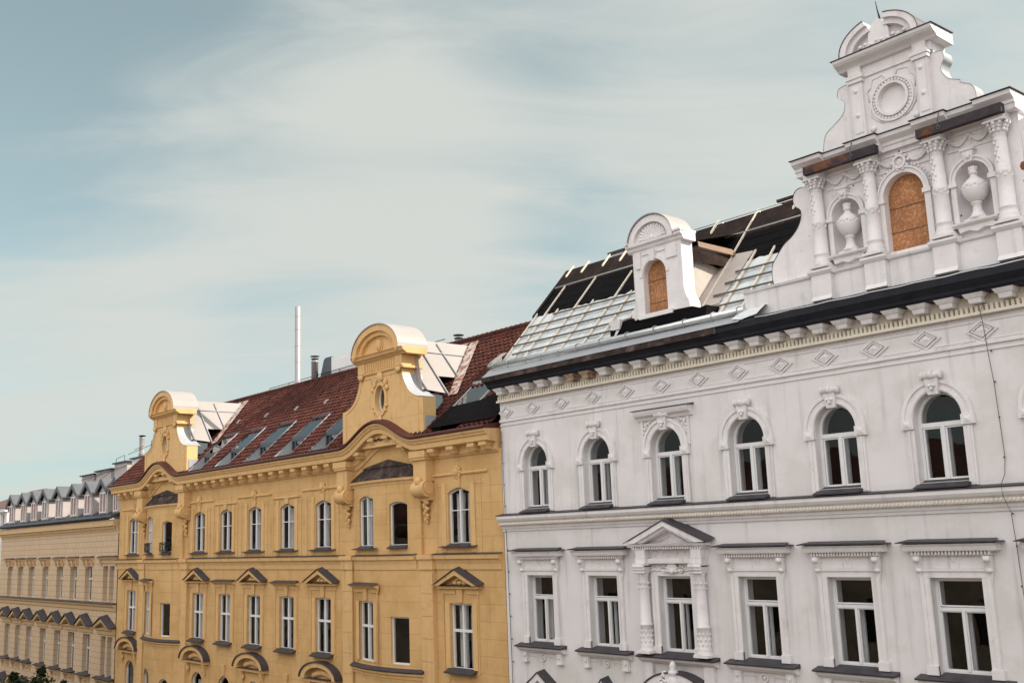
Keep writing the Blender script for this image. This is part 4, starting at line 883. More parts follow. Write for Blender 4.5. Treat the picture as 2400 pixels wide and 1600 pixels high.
for c, hw, *_ in BAYS:
    for dx in (-1.75, -.62, .5, 1.6):
        o = ybr().build('cornice_bracket', YTRIM, YB, (c + dx, 0, bump(c + dx)), key='ybr')
    ar = MB(); pa = [(x, 0, bump(x)) for x in [c - hw + 2 * hw * i / 40 for i in range(41)]]
    ar.sweep([(.05, 18.98), (-.05, 18.98), (-.08, 19.05), (-.08, 19.095), (.05, 19.098)], pa); ar.build('arch_moulding', YTRIM, YB)
    # consoles
    for q in (-1, 1):
        x = c + q * (hw + .43); x -= .06
        cn = MB(); cn.box(x - .42, x + .42, -.42, -.002, 18.25, 19.1); cn.box(x - .5, x + .5, -.52, -.002, 19.1, 19.2); cn.box(x - .54, x + .54, -.56, -.002, 19.2, 19.46)
        cn.tube([(x - .40, -.28, 17.95), (x + .40, -.28, 17.95)], .34, 14); cn.tube([(x - .44, -.28, 17.95), (x + .44, -.28, 17.95)], .22, 12); cn.ball((x, -.5, 18.25), .2, .14, .2)
        cn.box(x - .38, x + .38, -.2, -.002, 17.5, 18.0)
        for k in range(11): cn.ball((x + .10 * math.sin(k * 1.9), -.16 + .008 * k, 17.5 - .085 * k), .16 - .011 * k, .12 - .006 * k, .09, 7)
        for sx_ in (-1, 1): cn.band(arcpts(x, 17.95, .3, .3, 0, 360, 14), arcpts(x, 17.95, .2, .2, 0, 360, 14), -.3, -.29)
        cn.build('console', YTRIM, YB)
    # bay roof
    yf = bow(c, hw); xe = [c - hw - .1 + (2 * hw + .2) * i / 16 for i in range(17)]
    br_ = MB()
    low = [(x, -.24 - .45 * max(0, 1 - ((x - c) / (hw + .1)) ** 2), 18.52) for x in xe]; top = [(c + .15 + (x - c) * .60, -.20 - .14 * max(0, 1 - ((x - c) / hw) ** 2), 19.05) for x in xe]
    for i in range(16): br_.quad(low[i], low[i + 1], top[i + 1], top[i])
    br_.quad(low[0], top[0], (top[0][0], -.003, 19.05), (low[0][0], -.003, 18.52)); br_.quad(low[16], top[16], (top[16][0], -.003, 19.05), (low[16][0], -.003, 18.52))
    for i in range(0, 17, 2): br_.tube([low[i], top[i]], .018, 4)
    RB = br_.build('bay_roof', BROWN, YB)
    bt = MB(); t2 = [(q[0], q[1] - .08, 19.06) for q in top]; t2[0] = (t2[0][0] - .1, t2[0][1], 19.06); t2[16] = (t2[16][0] + .1, t2[16][1], 19.06)
    apx = (c + .1, -.05, 19.36)
    for i in range(16): bt.quad(t2[i], t2[i + 1], apx); bt.quad((t2[i][0], t2[i][1], 19.0), (t2[i + 1][0], t2[i + 1][1], 19.0), t2[i + 1], t2[i])
    bt.build('bay_roof_cap', BROWN, YB)
    bc = MB(); bc.sweep([(.3, 18.26), (-.02, 18.26), (-.04, 18.34), (-.12, 18.40), (-.14, 18.50), (.3, 18.515)], [(x, yf(x) if abs(x - c) < hw else -.12, 0) for x in xe]); bc.build('bay_cornice', YTRIM, YB)
    bs = MB(); bs.sweep([(.3, 10.80), (-.18, 10.80), (-.22, 10.85), (.12, 11.02), (.3, 11.09)], [(x, yf(x) if abs(x - c) < hw else -.12, 0) for x in xe]); bs.build('bay_sill', CAP, YB)
    bs = MB(); bs.sweep([(.3, 10.55), (-.03, 10.55), (-.05, 10.66), (-.13, 10.71), (-.15, 10.795), (.3, 10.798)], [(x, yf(x) if abs(x - c) < hw else -.12, 0) for x in xe]); bs.build('bay_sill_moulding', YTRIM, YB)
    # string course round the bow
    s2 = MB(); s2.sweep([(.2, 14.80), (-.03, 14.80), (-.05, 15.0), (-.09, 15.16), (-.16, 15.2), (-.18, 15.36), (.2, 15.40)], [(x, yf(x) if abs(x - c) < hw else -.12, 0) for x in xe[1:-1]]); s2.build('string_course', YTRIM, YB)
    s2 = MB(); s2.sweep([(.2, 15.403), (-.21, 15.37), (-.21, 15.39), (.2, 15.45)], [(x, yf(x) if abs(x - c) < hw else -.12, 0) for x in xe[1:-1]]); s2.build('string_course_capping', CAP, YB)
    for q in (-1, 1):
        x = c + q * (hw + .43) - .06
        pm = MB(); pm.box(x - .40, x + .40, -.16, -.003, 0, 14.8)
        for k in range(16): pm.box(x - .385, x + .385, -.18, -.161, 14.72 - .86 * k - .84, 14.72 - .86 * k - .03)
        pm.box(x - .45, x + .45, -.22, -.003, 14.8, 15.2); pm.box(x - .5, x + .5, -.3, -.003, 15.2, 15.38); pm.build('pilaster', YTRIM, YB)
for x0, x1 in segs:
    e0 = x0 if x0 == YL else x0 + .75; e1 = x1 - .15 if x1 == YR else x1 - .95
    s2 = MB(); s2.sweep([(.2, 14.80), (-.04, 14.80), (-.06, 15.0), (-.12, 15.16), (-.20, 15.2), (-.22, 15.36), (.2, 15.40)], [(e0, 0, 0), (e1, 0, 0)]); s2.build('string_course', YTRIM, YB)
    s2 = MB(); s2.sweep([(.2, 15.403), (-.25, 15.37), (-.25, 15.39), (.2, 15.45)], [(e0 - .02, 0, 0), (e1 + .03, 0, 0)]); s2.build('string_course_capping', CAP, YB)
def ywin_frame(w, zb, zs, rise, mode):
    f = MB(); h = (0, w, zb, zs, rise); y = .11
    frame_ring(f, h, .06, y, y + .1)
    zt = zs + rise
    if mode == 'arch':
        f.box(-.04, .04, y - .02, y + .105, zb + .06, zt - .05); f.box(-w / 2 + .06, -.04, y, y + .09, zb + (zs - zb) * .645, zb + (zs - zb) * .645 + .035); f.box(.04, w / 2 - .06, y, y + .09, zb + (zs - zb) * .645, zb + (zs - zb) * .645 + .035)
        f.box(w * .26, w * .32, y + .24, y + .28, zb, zs)
    elif mode == 'cross':
        zm = zb + (zs - zb) * .585
        f.box(-.045, .045, y - .02, y + .105, zb + .06, zs - .06); f.box(-w / 2 + .06, -.045, y - .015, y + .102, zm - .05, zm + .05); f.box(.045, w / 2 - .06, y - .015, y + .102, zm - .05, zm + .05)
        f.box(w * .26, w * .32, y + .24, y + .28, zb, zs)
    return f
def ywin(c, y, rot, w, zb, zs, rise, mode, seed, hood=None, plainsill=True, rail=False, ros=False):
    k = 'y%s%.2f%.2f%.2f%.2f' % (mode, w, zb, zs, rise)
    o = ywin_frame(w, zb, zs, rise, mode).build('window', FRAME, YB, (c, y, 0), key=k + 'f'); o.rotation_euler[2] = rot
    gm = MB(); pts = hole_poly((0, w, zb, zs, rise), .04); gm.add([(x, .16, z) for x, z in pts], [tuple(range(len(pts)))]); gm.build('glass', GLASS, o, local=True, key=k + 'g')
    rnd = random.Random(seed)
    if mode != 'plain':
        cm = MB(); typ = rnd.choice((0, 1, 1, 2, 3))
        L_ = {0: ((-.46, -.02, 0),), 1: ((-.47, -.05, .1), (.05, .46, .25)), 2: ((.0, .46, .0),), 3: ((-.46, -.15, .35), (.18, .47, .2))}[typ]
        for x0, x1, gt_ in L_:
            t = curtain_mesh(x0 * w, x1 * w, zb + .05, zs - .02, .42, gt_); cm.add(t.v, t.f, True)
        cm.build('curtain', CURT, o, local=True, key=k + 'c%d' % typ)
    if plainsill:
        s = MB()
        if zb > 15: s.prismx([(.17, zb + .06), (.17, zb), (0, zb - .10), (-.16, zb - .11), (-.16, zb - .08), (0, zb - .0)], -w / 2 - .02, w / 2); s.prismx([(-.003, zb - .085), (-.19, zb - .12), (-.19, zb - .10), (-.003, zb - .05)], -w / 2 - .42, w / 2 + .42) if w > 1.2 else None
        else: s.prismx([(.17, zb + .06), (.17, zb), (0, zb - .07), (-.26, zb - .14), (-.26, zb - .09), (0, zb + .02)], -w / 2 - .18, w / 2 + .18)
        s.build('sill', CAP, o, local=True, key=k + 's')
    if (hood or ros) and mode != 'arch3':
        sr = MB()
        if zb > 15:
            for q in (-1, 1): sr.box(*sorted((q * (w / 2 + .10), q * (w / 2 + .36))), -.035, -.003, zb - .3, 18.1); sr.box(*sorted((q * .70, q * 1.55)), -.025, -.003, 18.0, 18.03); sr.box(*sorted((q * (w / 2 + .70), q * (w / 2 + .73))), -.03, -.003, zb - .3, 18.2)
            sr.taper(0, .3, .42, -.05, -.07, -.003, zs + rise + .02, 18.3); zt = 18.44 if ros else 18.2
            sr.sweep([(-.003, zt - .05), (-.06, zt - .04), (-.08, zt), (-.06, zt + .05), (-.003, zt + .06)], [(-1.85 if ros else -1.3, 0, 0), (1.85 if ros else 1.3, 0, 0)])
        else:
            for q in (-1, 1): sr.box(*sorted((q * (w / 2 + .02), q * (w / 2 + .30))), -.035, -.003, zb + .03, zs + .02); sr.box(*sorted((q * (w / 2 + .36), q * (w / 2 + .40))), -.05, -.003, zb - .1, 13.95); sr.box(*sorted((q * .3, q * 1.15)), -.04, -.003, 13.88, 14.08)
            sr.taper(0, .24, .40, -.06, -.10, -.003, zs + .05, 14.09)
            for q in (-1, 1): sr.box(*sorted((q * .45, q * .8)), -.025, -.003, zb - .38, zb - .35); sr.box(*sorted((q * .78, q * .81)), -.025, -.003, zb - .46, zb - .352); sr.box(*sorted((q * .78, q * 1.0)), -.025, -.003, zb - .49, zb - .46)
            sr.box(-.45, .45, -.025, -.003, zb - .30, zb - .27)
        sr.build('surround', YTRIM, o, local=True, key=k + 'r%s%s' % (ros, bool(hood)))
    if ros:
        rs = MB(); rs.ball((0, -.08, 18.49), .17, .12, .17, 10)
        for t in range(9): th = 2 * PI * t / 9; rs.ball((.2 * math.cos(th), -.05, 18.49 + .2 * math.sin(th)), .085, .07, .085, 7)
        rs.build('rosette', YTRIM, o, local=True, key='yros')
    if hood == 'tri':
        hd = MB(); hw = 1.38; hd.box(-hw + .12, hw - .12, -.2, -.003, 14.09, 14.18); hd.band([(-hw, 14.2), (0, 14.80), (hw, 14.2)], [(-hw + .34, 14.2), (0, 14.60), (hw - .34, 14.2)], -.30, -.003)
        for q in (-1, 0, 1): hd.ball((q * .3, -.05, 14.30), .15, .08, .09); 
        hd.tube([(-.5, -.04, 14.25), (-.2, -.05, 14.4), (0, -.05, 14.48), (.2, -.05, 14.4), (.5, -.04, 14.25)], .05, 6); hd.build('hood', YTRIM, o, local=True, key='ytri')
        cp = MB(); cp.quad((-hw + .3, -.28, 14.185), (hw - .3, -.28, 14.185), (hw - .3, -.004, 14.21), (-hw + .3, -.004, 14.21))
        for q in (-1, 1): cp.add([(q * (hw + .05), -.36, 14.205), (q * (hw + .05), -.003, 14.3), (0, -.003, 14.93), (0, -.36, 14.83), (q * (hw + .05), -.36, 14.185), (0, -.36, 14.805)], [(0, 1, 2, 3), (0, 3, 5, 4)])
        cp.build('hood_capping', CAP, o, local=True, key='ytric')
    elif hood == 'flat':
        hd = MB(); hd.sweep([(-.003, 14.02), (-.08, 14.02), (-.14, 14.08), (-.24, 14.12), (-.27, 14.17), (-.003, 14.175)], [(-1.2, 0, 0), (1.2, 0, 0)]); hd.build('hood', YTRIM, o, local=True, key='yflat')
        cp = MB(); cp.quad((-1.28, -.31, 14.185), (1.28, -.31, 14.185), (1.12, -.003, 14.28), (-1.12, -.003, 14.28)); cp.quad((-1.28, -.31, 14.185), (1.28, -.31, 14.185), (1.28, -.31, 14.165), (-1.28, -.31, 14.165)); cp.build('hood_capping', CAP, o, local=True, key='yflatc')
    elif hood == 'arch':
        hd = MB(); hd.band(arcpts(0, 10.02, 1.55, .72, 180, 0, 18), arcpts(0, 10.02, 1.2, .52, 180, 0, 18), -.32, -.003); hd.box(-1.5, 1.5, -.22, -.003, 9.88, 10.0)
        for k2 in range(8): hd.ball((-.7 + .2 * k2, -.06, 10.15 + .12 * math.sin(PI * k2 / 7)), .15, .1, .13, 7)
        for q in (-1, 1): hd.taper(q * 1.05, .12, .3, -.08, -.2, -.003, 9.3, 9.88); hd.ball((q * .95, -.08, 9.55), .12, .08, .14)
        hd.build('hood', YTRIM, o, local=True, key='yarch')
        cp = MB(); cp.band(arcpts(0, 10.02, 1.62, .78, 178, 2, 18), arcpts(0, 10.02, 1.555, .725, 178, 2, 18), -.38, -.003); cp.box(-1.2, 1.2, -.28, -.003, 10.003, 10.025); cp.build('hood_capping', CAP, o, local=True, key='yarchc')
    elif hood == 'key':
        hd = MB(); hd.taper(0, .22, .40, -.06, -.10, -.003, 9.45, 10.0); hd.build('hood', YTRIM, o, local=True, key='ykey')
    if rail:
        ri = MB()
        ri.tube([(-w / 2, -.12, 15.86), (-w / 2, -.12, 16.32)], .018, 5); ri.tube([(w / 2, -.12, 15.86), (w / 2, -.12, 16.32)], .018, 5)
        for z in (15.80, 15.88, 16.22, 16.32): ri.tube([(-w / 2, -.12, z), (w / 2, -.12, z)], .02, 5)
        n = 9
        for k2 in range(n): x = -w / 2 + w * (k2 + .5) / n; ri.tube([(x, -.12, 15.8), (x + .03 * (-1) ** k2, -.12, 16.05), (x, -.12, 16.32)], .014, 4)
        for q in (-1, 1): ri.tube([(q * w / 2, -.12, 16.3), (q * w / 2, .02, 16.3)], .018, 5)
        ri.build('window_guard', IRON, o, local=True)
    return o
sd = 0
for i, c in enumerate(YC):
    tri = i in (0, 1, 3, 5, 6)
    ywin(c, 0, 0, 1.36, 15.75, 17.72, .16, 'arch', 10 + i, hood='x', ros=tri)
    ywin(c, 0, 0, 1.36, 11.1, 13.52, 0, 'cross', 30 + i, hood='tri' if tri else 'flat')
    if i < 6: ywin(c, 0, 0, 1.36, 6.6, 8.95, .45, 'arch3', 50 + i, hood='arch' if tri else 'key', plainsill=False)
for bi, (c, hw, xd, xs1) in enumerate(BAYS):
    yf = bow(c, hw)
    rot = lambda x: math.atan((yf(x + .01) - yf(x - .01)) / .02)
    ywin(xd, yf(xd), rot(xd), 1.36, 15.75, 17.72, .14, 'arch', 70 + bi, rail=(bi == 0))
    ywin(xs1, yf(xs1), rot(xs1), 1.05, 15.75, 17.42, .112, 'plain', 72 + bi, rail=(bi == 0))
    ywin(xd, yf(xd), rot(xd), 1.36, 11.1, 13.5, 0, 'cross', 74 + bi, hood='flat', plainsill=False)
    ywin(xs1, yf(xs1), rot(xs1), 1.05, 11.1, 12.95, 0, 'plain', 76 + bi, plainsill=False)
    ywin(xd, yf(xd), rot(xd), 1.36, 6.6, 8.8, .4, 'arch3', 78 + bi, plainsill=False)
    ywin(xs1, yf(xs1), rot(xs1), 1.05, 6.6, 8.5, .32, 'plain', 80 + bi, plainsill=False)

# ---- tiled roof
def yz(y): return 20.46 + .904 * y
SK = [(-56.3, -54.62), (-52.95, -51.28), (-49.6, -47.92), (-46.25, -44.57), (-43.0, -41.32), (-33.2, -31.5)]
def in_sk(x, y):
    return any(a_ + .02 < x < b_ - .02 for a_, b_ in SK) and y < 1.80
ty = MB(); per = .30; nx = int((YR - YL + .1) / (per / 4)); row = .235
rows = int(5.45 / row); vi = {}
ct, st_ = math.cos(math.atan(.904)), math.sin(math.atan(.904))
for j in range(rows + 1):
    y0 = -.38 + row * j; y1 = min(y0 + row, 5.12)
    if y0 > 5.1: break
    for half in (0, 1):
        lst = []
        for i in range(nx + 1):
            x = YL - .1 + per / 4 * i; ph = (i % 4) / 4
            w_ = .042 * math.sin(2 * PI * ph) + (.02 if ph == .25 else 0)
            n_ = (.065 if half == 0 else .010) + w_ + random.uniform(-.006, .006)
            y = y0 if half == 0 else y1
            ty.v.append((x, y - n_ * st_, yz(y) + n_ * ct))
            lst.append(len(ty.v) - 1)
        vi[(j, half)] = lst
    A_, B_ = vi[(j, 0)], vi[(j, 1)]
    for i in range(nx):
        xm = YL - .1 + per / 4 * (i + .5)
        if in_sk(xm, (y0 + y1) / 2): continue
        ty.f.append((A_[i], A_[i + 1], B_[i + 1], B_[i])); ty.sm.append(False)
        if j > 0:
            Pv = vi[(j - 1, 1)]; ty.f.append((Pv[i], Pv[i + 1], A_[i + 1], A_[i])); ty.sm.append(False)
ty.quad((YL - .1, 5.12, 25.08), (YR, 5.12, 25.08), (YR, 10.6, 20), (YL - .1, 10.6, 20))
YRF = ty.build('roof', TILE, YB)
rg = MB(); x = YL - .1; 
while x < YR - .3: rg.tube([(x, 5.12, 25.10), (x + .36, 5.12, 25.13)], [.12, .14], 8); x += .34
rg.build('ridge_tile', TILE, YRF)
vg = MB(); vg.tube([(YL - .12, y, yz(y) + .1) for y in (-.5, 1, 3, 5.1)], .07, 6); vg.build('verge_tile', TILE, YRF)
for i, (xa, xb) in enumerate(SK):
    yb, yt = .67, 1.83
    sk = MB(); off = .07
    # rails
    for xx, hh in ((xa, .08), (xb, .12)): sk.prismx([(yb - .05, yz(yb) - .02), (yt + .05, yz(yt)), (yt + .05, yz(yt) + hh + .04), (yb - .05, yz(yb) + hh)], xx - .05, xx + .05)
    sk.box(xa - .05, xb + .05, yt, yt + .1, yz(yt) + .02, yz(yt) + .2)
    S = sk.build('skylight', DGREY if i != 5 else ZINCW, YRF)
    if i == 5:
        MB().quad((xa + .05, yb - .02, yz(yb) + off), (xb - .05, yb - .02, yz(yb) + off), (xb - .05, yt, yz(yt) + off), (xa + .05, yt, yz(yt) + off)).build('glass', SKYGL, S)
        shade_sheet = MB(); shade_sheet.add([(xa - .35, -.36, yz(-.36) + .19), (YR, -.36, yz(-.36) + .19), (YR, 1.5, yz(1.5) + .17), (xb + .06, .74, yz(.74) + .17), (xa - .05, .66, yz(.66) + .17)], [(0, 1, 2, 3, 4)]); shade_sheet.build('lower_felt_and_shade_sheet', FELTBK_SHADE, YRF); continue  # black sheet stands in for the white house's shadow on these tiles
    MB().quad((xa + .05, yb - .02, yz(yb) + off), (xb - .05, yb - .02, yz(yb) + off), (xb - .05, yt, yz(yt) + off), (xa + .05, yt, yz(yt) + off)).build('glass', SKYGL, S)
    b_ = MB(); zf = 20.28
    b_.box(xa, xb, yb - .06, yb + .02, yz(yb) - .10, yz(yb) + .1); b_.box((xa + xb) / 2 - .5, (xa + xb) / 2 - .44, yb - .04, yb + .04, zf, yz(yb)); b_.box(xb - .06, xb, yb - .04, yb + .04, zf, yz(yb)); b_.box(xa, xa + .06, yb - .04, yb + .04, zf, yz(yb)); b_.build('window_bar', DGREY, S)
    MB().quad((xa, yb, zf), (xb, yb, zf), (xb, yb, yz(yb)), (xa, yb, yz(yb))).build('window_pane', SKYGL, S)
    ck_ = MB()
    for xx in (xa, xb): ck_.add([(xx, -.42, yz(-.3) - .08), (xx, yb, zf), (xx, yb, yz(yb) + .05), (xx, -.36, yz(-.36) + .06)], [(0, 1, 2, 3)])
    ck_.quad((xa, -.5, zf - .1), (xb, -.5, zf - .1), (xb, yb, zf), (xa, yb, zf)); ck_.build('recess_lining', ZINCW, S)
    MB().tube([(xb, -.35, yz(-.35) + .1), (xb, yt, yz(yt) + .14)], .03, 5).build('rail', ZINCW, S)
for x in (-56.8, -53.3, -49.9, -46.8, -42.5):
    MB().prismx([(2.82, yz(2.82) + .04), (3.02, yz(3.02) + .04), (3.0, yz(3.0) + .14), (2.84, yz(2.84) + .12)], x - .14, x + .14).build('vent_tile', ZINCW, YRF)
rl = MB(); rl.tube([(-58.0, 5.6, 25.5), (-40, 5.6, 25.62)], .022, 5)
for x in (-58.0, -55.6, -52.2, -49.8, -47.0, -44): rl.tube([(x, 5.6, 25.0), (x, 5.6, 25.52 + (x + 58) * .0066)], .018, 5)
rl.build('ridge_rail', IRON, YRF)
fl_ = MB(); fl_.lathe(-54.45, 5.55, [(.20, 24.7), (.20, 25.25), (.165, 25.32), (.165, 30.0), (.15, 30.02)], 12)
for z in (26.6, 27.6, 28.6, 29.4): fl_.lathe(-54.45, 5.55, [(.168, z - .02), (.178, z), (.168, z + .02)], 12)
fl_.build('flue_pipe', PIPE, YRF, label='tall slender pale flue pipe on the ridge')
for x, zt in ((-52.45, 26.65), (-38.85, 25.6)):
    f2 = MB(); f2.lathe(x, 5.55, [(.20, 24.7), (.20, zt - .35), (.22, zt - .34), (.22, zt - .28), (.16, zt - .27), (.16, zt - .1)], 12); f2.build('flue_pipe', PIPE, YRF)
    f3 = MB(); f3.lathe(x, 5.55, [(.27, zt), (.26, zt + .03), (.03, zt + .07)], 12); f3.lathe(x, 5.55, [(.22, zt - .16), (.22, zt - .12)], 12); f3.build('flue_cap', IRON, YRF)
hb = MB(); hb.prism([(-52.3, 24.9), (-51.7, 26.35), (-51.5, 26.45), (-50.9, 26.45), (-50.9, 24.9)], 5.7, 7.2); hb.build('roof_hatch', DGREY, YRF)
hb = MB(); hb.box(-50.9, -46.0, 5.72, 7.18, 24.9, 26.38); hb.box(-50.5, -49.3, 5.69, 5.719, 24.9, 26.2); hb.build('roof_hatch_door', FRAME, YRF)

# ---- curved gables of the yellow roof
def ygable(dx, flip):
    y0, y1 = -.34, .30; gx = -36.85
    Lh = [(-3.05, 19.9), (-3.05, 21.66), (-2.6, 21.74), (-2.15, 21.98), (-1.82, 22.4), (-1.63, 22.9), (-1.58, 23.2)]
    def T(pts): return [(gx + dx + x, z) for x, z in pts]
    left = [Lh[0]] + spline(Lh[1:], 4)
    right = [(-x, z) for x, z in reversed(left)]
    oval = arcpts(0, 21.92, .36, .58, 0, 360, 28)[:-1]
    mb = MB()
    # front face around the oval: ring to a box, then the rest
    n = 28; sq = []
    for k in range(n):
        t = 2 * PI * k / n; cx_, cz_ = math.cos(t), math.sin(t); m = min(.8 / max(abs(cx_), 1e-6), .95 / max(abs(cz_), 1e-6)); sq.append((cx_ * m, 21.92 + cz_ * m))
    mb.band(T(sq), T(oval), y0, y0 + .28, closed=True)
    mb.prism(T([(-3.05, 19.9), (3.05, 19.9), (3.05, 20.975), (-3.05, 20.975)]), y0, y1)
    lo = [p_ for p_ in left if p_[1] < 22.87 and p_[1] > 20.98]
    mb.prism(T([(-.795, 20.98), (-3.05, 20.98)] + lo + [(-1.64, 22.865), (-.795, 22.865)]), y0, y1)
    mb.prism(T([(.795, 20.98), (3.05, 20.98)] + [(-x, z) for x, z in lo] + [(1.64, 22.865), (.795, 22.865)]), y0, y1)
    mb.prism(T([(-1.64, 22.87), (-1.58, 23.2), (-1.58, 23.75), (1.58, 23.75), (1.58, 23.2), (1.64, 22.87)]), y0, y1)
    mb.prism(T([(-.795, 20.98), (.795, 20.98), (.795, 22.86), (-.795, 22.86)]), y0 + .285, y1)
    g_ = mb.build('gable', YTRIM, YB)
    # side block
    e_ = MB()
    for q in (-1, 1):
        pass
    ent = MB(); ent.box(*[gx + dx + q for q in (-1.70, 1.70)], y0 - .08, y1 + .3, 22.95, 23.05) if False else None
    ent.sweep([(y1 + .35, 23.05), (y0 - .05, 23.05), (y0 - .09, 23.1), (y0 - .05, 23.14), (y1 + .35, 23.15)], [(gx + dx - 1.72, 0, 0), (gx + dx + 1.80, 0, 0)])
    for q in (-1, 1): ent.box(gx + dx + q * 1.42 - .26, gx + dx + q * 1.42 + .26, y0 - .06, y1 + .3, 23.16, 23.60); ent.ball((gx + dx + q * 1.42, y0 - .08, 23.0), .2, .08, .14)
    for k in range(13): ent.box(gx + dx - 1.08 + .17 * k, gx + dx - 1.08 + .17 * k + .09, y0 - .03, y0 + .01, 23.2, 23.56)
    ent.sweep([(y1 + .35, 23.62), (y0 - .05, 23.62), (y0 - .14, 23.70), (y0 - .24, 23.74), (y0 - .28, 23.84), (y0 - .34, 23.88), (y1 + .35, 23.9)], [(gx + dx - 1.9, 0, 0), (gx + dx + 2.05, 0, 0)]); ent.build('gable_entablature', YTRIM, g_)
    ar = MB(); c0 = gx + dx
    ar.band(arcpts(c0, 23.9, 1.78, 1.20, 180, 0, 26), arcpts(c0, 23.9, 1.48, .94, 180, 0, 26), y0 - .30, y1 + .2); ar.band(arcpts(c0, 23.9, 1.48, .94, 180, 0, 26), arcpts(c0, 23.9, 1.25, .75, 180, 0, 26), y0 - .18, y1 + .2)
    ar.prism(arcpts(c0, 23.9, 1.26, .76, 180, 0, 22), y0 - .02, y1); 
    for q in (-1, 1): ar.tube([(c0 + q * 1.62, y0 - .32, 23.95), (c0 + q * 1.62, y1, 23.95)], .17, 10)
    ar.ball((c0, y0 - .06, 24.26), .2, .1, .26, 10); ar.band(arcpts(c0, 24.26, .27, .33, 0, 360, 18), arcpts(c0, 24.26, .21, .27, 0, 360, 18), y0 - .06, y0 - .021)
    ar.build('arched_pediment', YTRIM, g_)
    ov = MB(); ov.band(T(arcpts(0, 21.92, .52, .76, 0, 360, 28)[:-1]), T(arcpts(0, 21.92, .37, .59, 0, 360, 28)[:-1]), y0 - .06, y0 - .003, closed=True)
    for x, z, r_ in ((0, 22.86, .26), (-.42, 22.6, .17), (.42, 22.6, .17), (-.52, 22.36, .13), (.52, 22.36, .13), (0, 21.05, .14), (0, 20.9, .08), (-.5, 21.6, .07), (.5, 21.6, .07), (-.42, 21.4, .06), (.42, 21.4, .06)): ov.ball((c0 + x, y0 - .04, z), r_, .08, r_, 8)
    for q in (-1, 1): ov.tube([(c0 + q * (.38 + .16 * math.cos(t)), y0 - .08, 22.62 + .16 * math.sin(t)) for t in [k * .6 for k in range(11)]], .04, 5)
    ov.build('oval_cartouche', YTRIM, g_)
    gl = MB(); gl.add([(x, y0 + .22, z) for x, z in T(oval)], [tuple(range(28))]); gl.build('oval_window', SKYGL, g_)
    ovf = MB(); ovf.band(T(arcpts(0, 21.92, .36, .58, 0, 360, 28)[:-1]), T(arcpts(0, 21.92, .31, .53, 0, 360, 28)[:-1]), y0 + .18, y0 + .215, closed=True); ovf.build('oval_window_frame', FRAME, g_)
    # groove panel
    pn = MB(); gp = [(-2.75, 20.3), (-2.75, 21.55)] + spline([(-2.6, 21.6), (-2.05, 21.86), (-1.66, 22.3), (-1.45, 22.9)], 4); pn.band(T(gp), T([(x + .03, z - .01) for x, z in gp]), y0 - .02, y0 - .002); pn.band(T([(-x, z) for x, z in gp]), T([(-x - .03, z - .01) for x, z in gp]), y0 - .02, y0 - .002); pn.box(c0 - 1.45, c0 + 1.45, y0 - .02, y0 - .002, 22.88, 22.91); pn.build('panel_moulding', YTRIM, g_)
    # zinc covering: scroll flashing, barrel roof, cheeks
    for q in (-1, 1):
        z_ = MB()
        for (xa, za), (xb, zb) in zip(lo, lo[1:]):
            if za < 21.6: continue
            z_.quad((c0 - q * (-xa) if False else c0 + q * abs(xa), y0 - .03, za + .02), (c0 + q * abs(xb), y0 - .03, zb + .02), (c0 + q * abs(xb), y1 + .35, zb + .02), (c0 + q * abs(xa), y1 + .35, za + .02))
        z_.build('scroll_flashing', ZINCW, g_)
    br = MB(); oo = arcpts(c0, 23.9, 1.82, 1.24, 180, 0, 24)
    br.band([(x, z + .02) for x, z in oo], [(x, z - .03) for x, z in oo], y0 - .34, .85); br.build('barrel_roof', ZINC, g_)
    zr = 24.68; pit = 1.19
    def SP(q, dx, y, off=0.0): return (c0 + q * (dx + off * .76), y, zr - pit * dx + off * .64)
    vy = lambda dx: (zr - 20.46 - pit * dx) / .904
    ck = MB()
    for q in (-1, 1):
        ck.quad(SP(q, 0, .45), SP(q, 0, vy(0)), SP(q, 1.55, vy(1.55)), SP(q, 1.55, 1.45), SP(q, 2.25, 1.45), SP(q, 2.15, .30), SP(q, 1.3, .30))
        ck.quad(SP(q, 1.55, 1.45), SP(q, 2.25, 1.45), SP(q, 2.25, 1.45, -.12), SP(q, 1.55, 1.45, -.12)); ck.quad((c0 + q * 1.4, .31, 23.95), (c0 + q * 1.78, .31, 23.95), (c0 + q * 2.2, .31, 21.9), (c0 + q * 1.4, .31, 21.9))
        ck.quad((c0 + q * 1.78, y0, 23.9), (c0 + q * 1.78, .85, 23.9), SP(q, .3, .85), SP(q, .3, .45))
    ck.build('dormer_roof', ZINC, g_)
    for q in (-1, 1):
        for y, d1 in ((.42, 2.2), (1.45, 2.75), (2.6, 1.62)):
            MB().tube([SP(q, .12, y, .04), SP(q, d1, y + .05, .05)], .04, 5).build('roof_seam', ZINCW, g_)
        MB().tube([SP(q, .55, .5, .03), SP(q, .55, vy(.55), .03)], .035, 5).build('roof_seam', ZINCW, g_)
        wn = MB(); wn.quad(SP(q, 2.2, .4, -.1), SP(q, 2.25, 1.3, -.1), SP(q, 2.75, 1.1, -.25), SP(q, 2.75, .4, -.25)); wn.build('side_window', SKYGL, g_)
        vl = MB(); k = 12; off = .18
        for i in range(k):
            d0, d1 = .02 + 2.5 * i / k, .02 + 2.5 * (i + 1) / k
            P = lambda d, e: (c0 + q * (d + e), vy(d) - .0, yz(vy(d)) + off)
            vl.quad(P(d0, 0), P(d0, .62), P(d1, .62), P(d1, 0))
        vl.build('valley_flashing', RUST, g_)
    sb = MB(); sb.box(c0 + 3.06, c0 + 3.08, y0 + .1, .5, 20.1, 20.9) ; sb.build('block_flashing', ZINCW, g_)
ygable(0, False); ygable(-22.7, False)

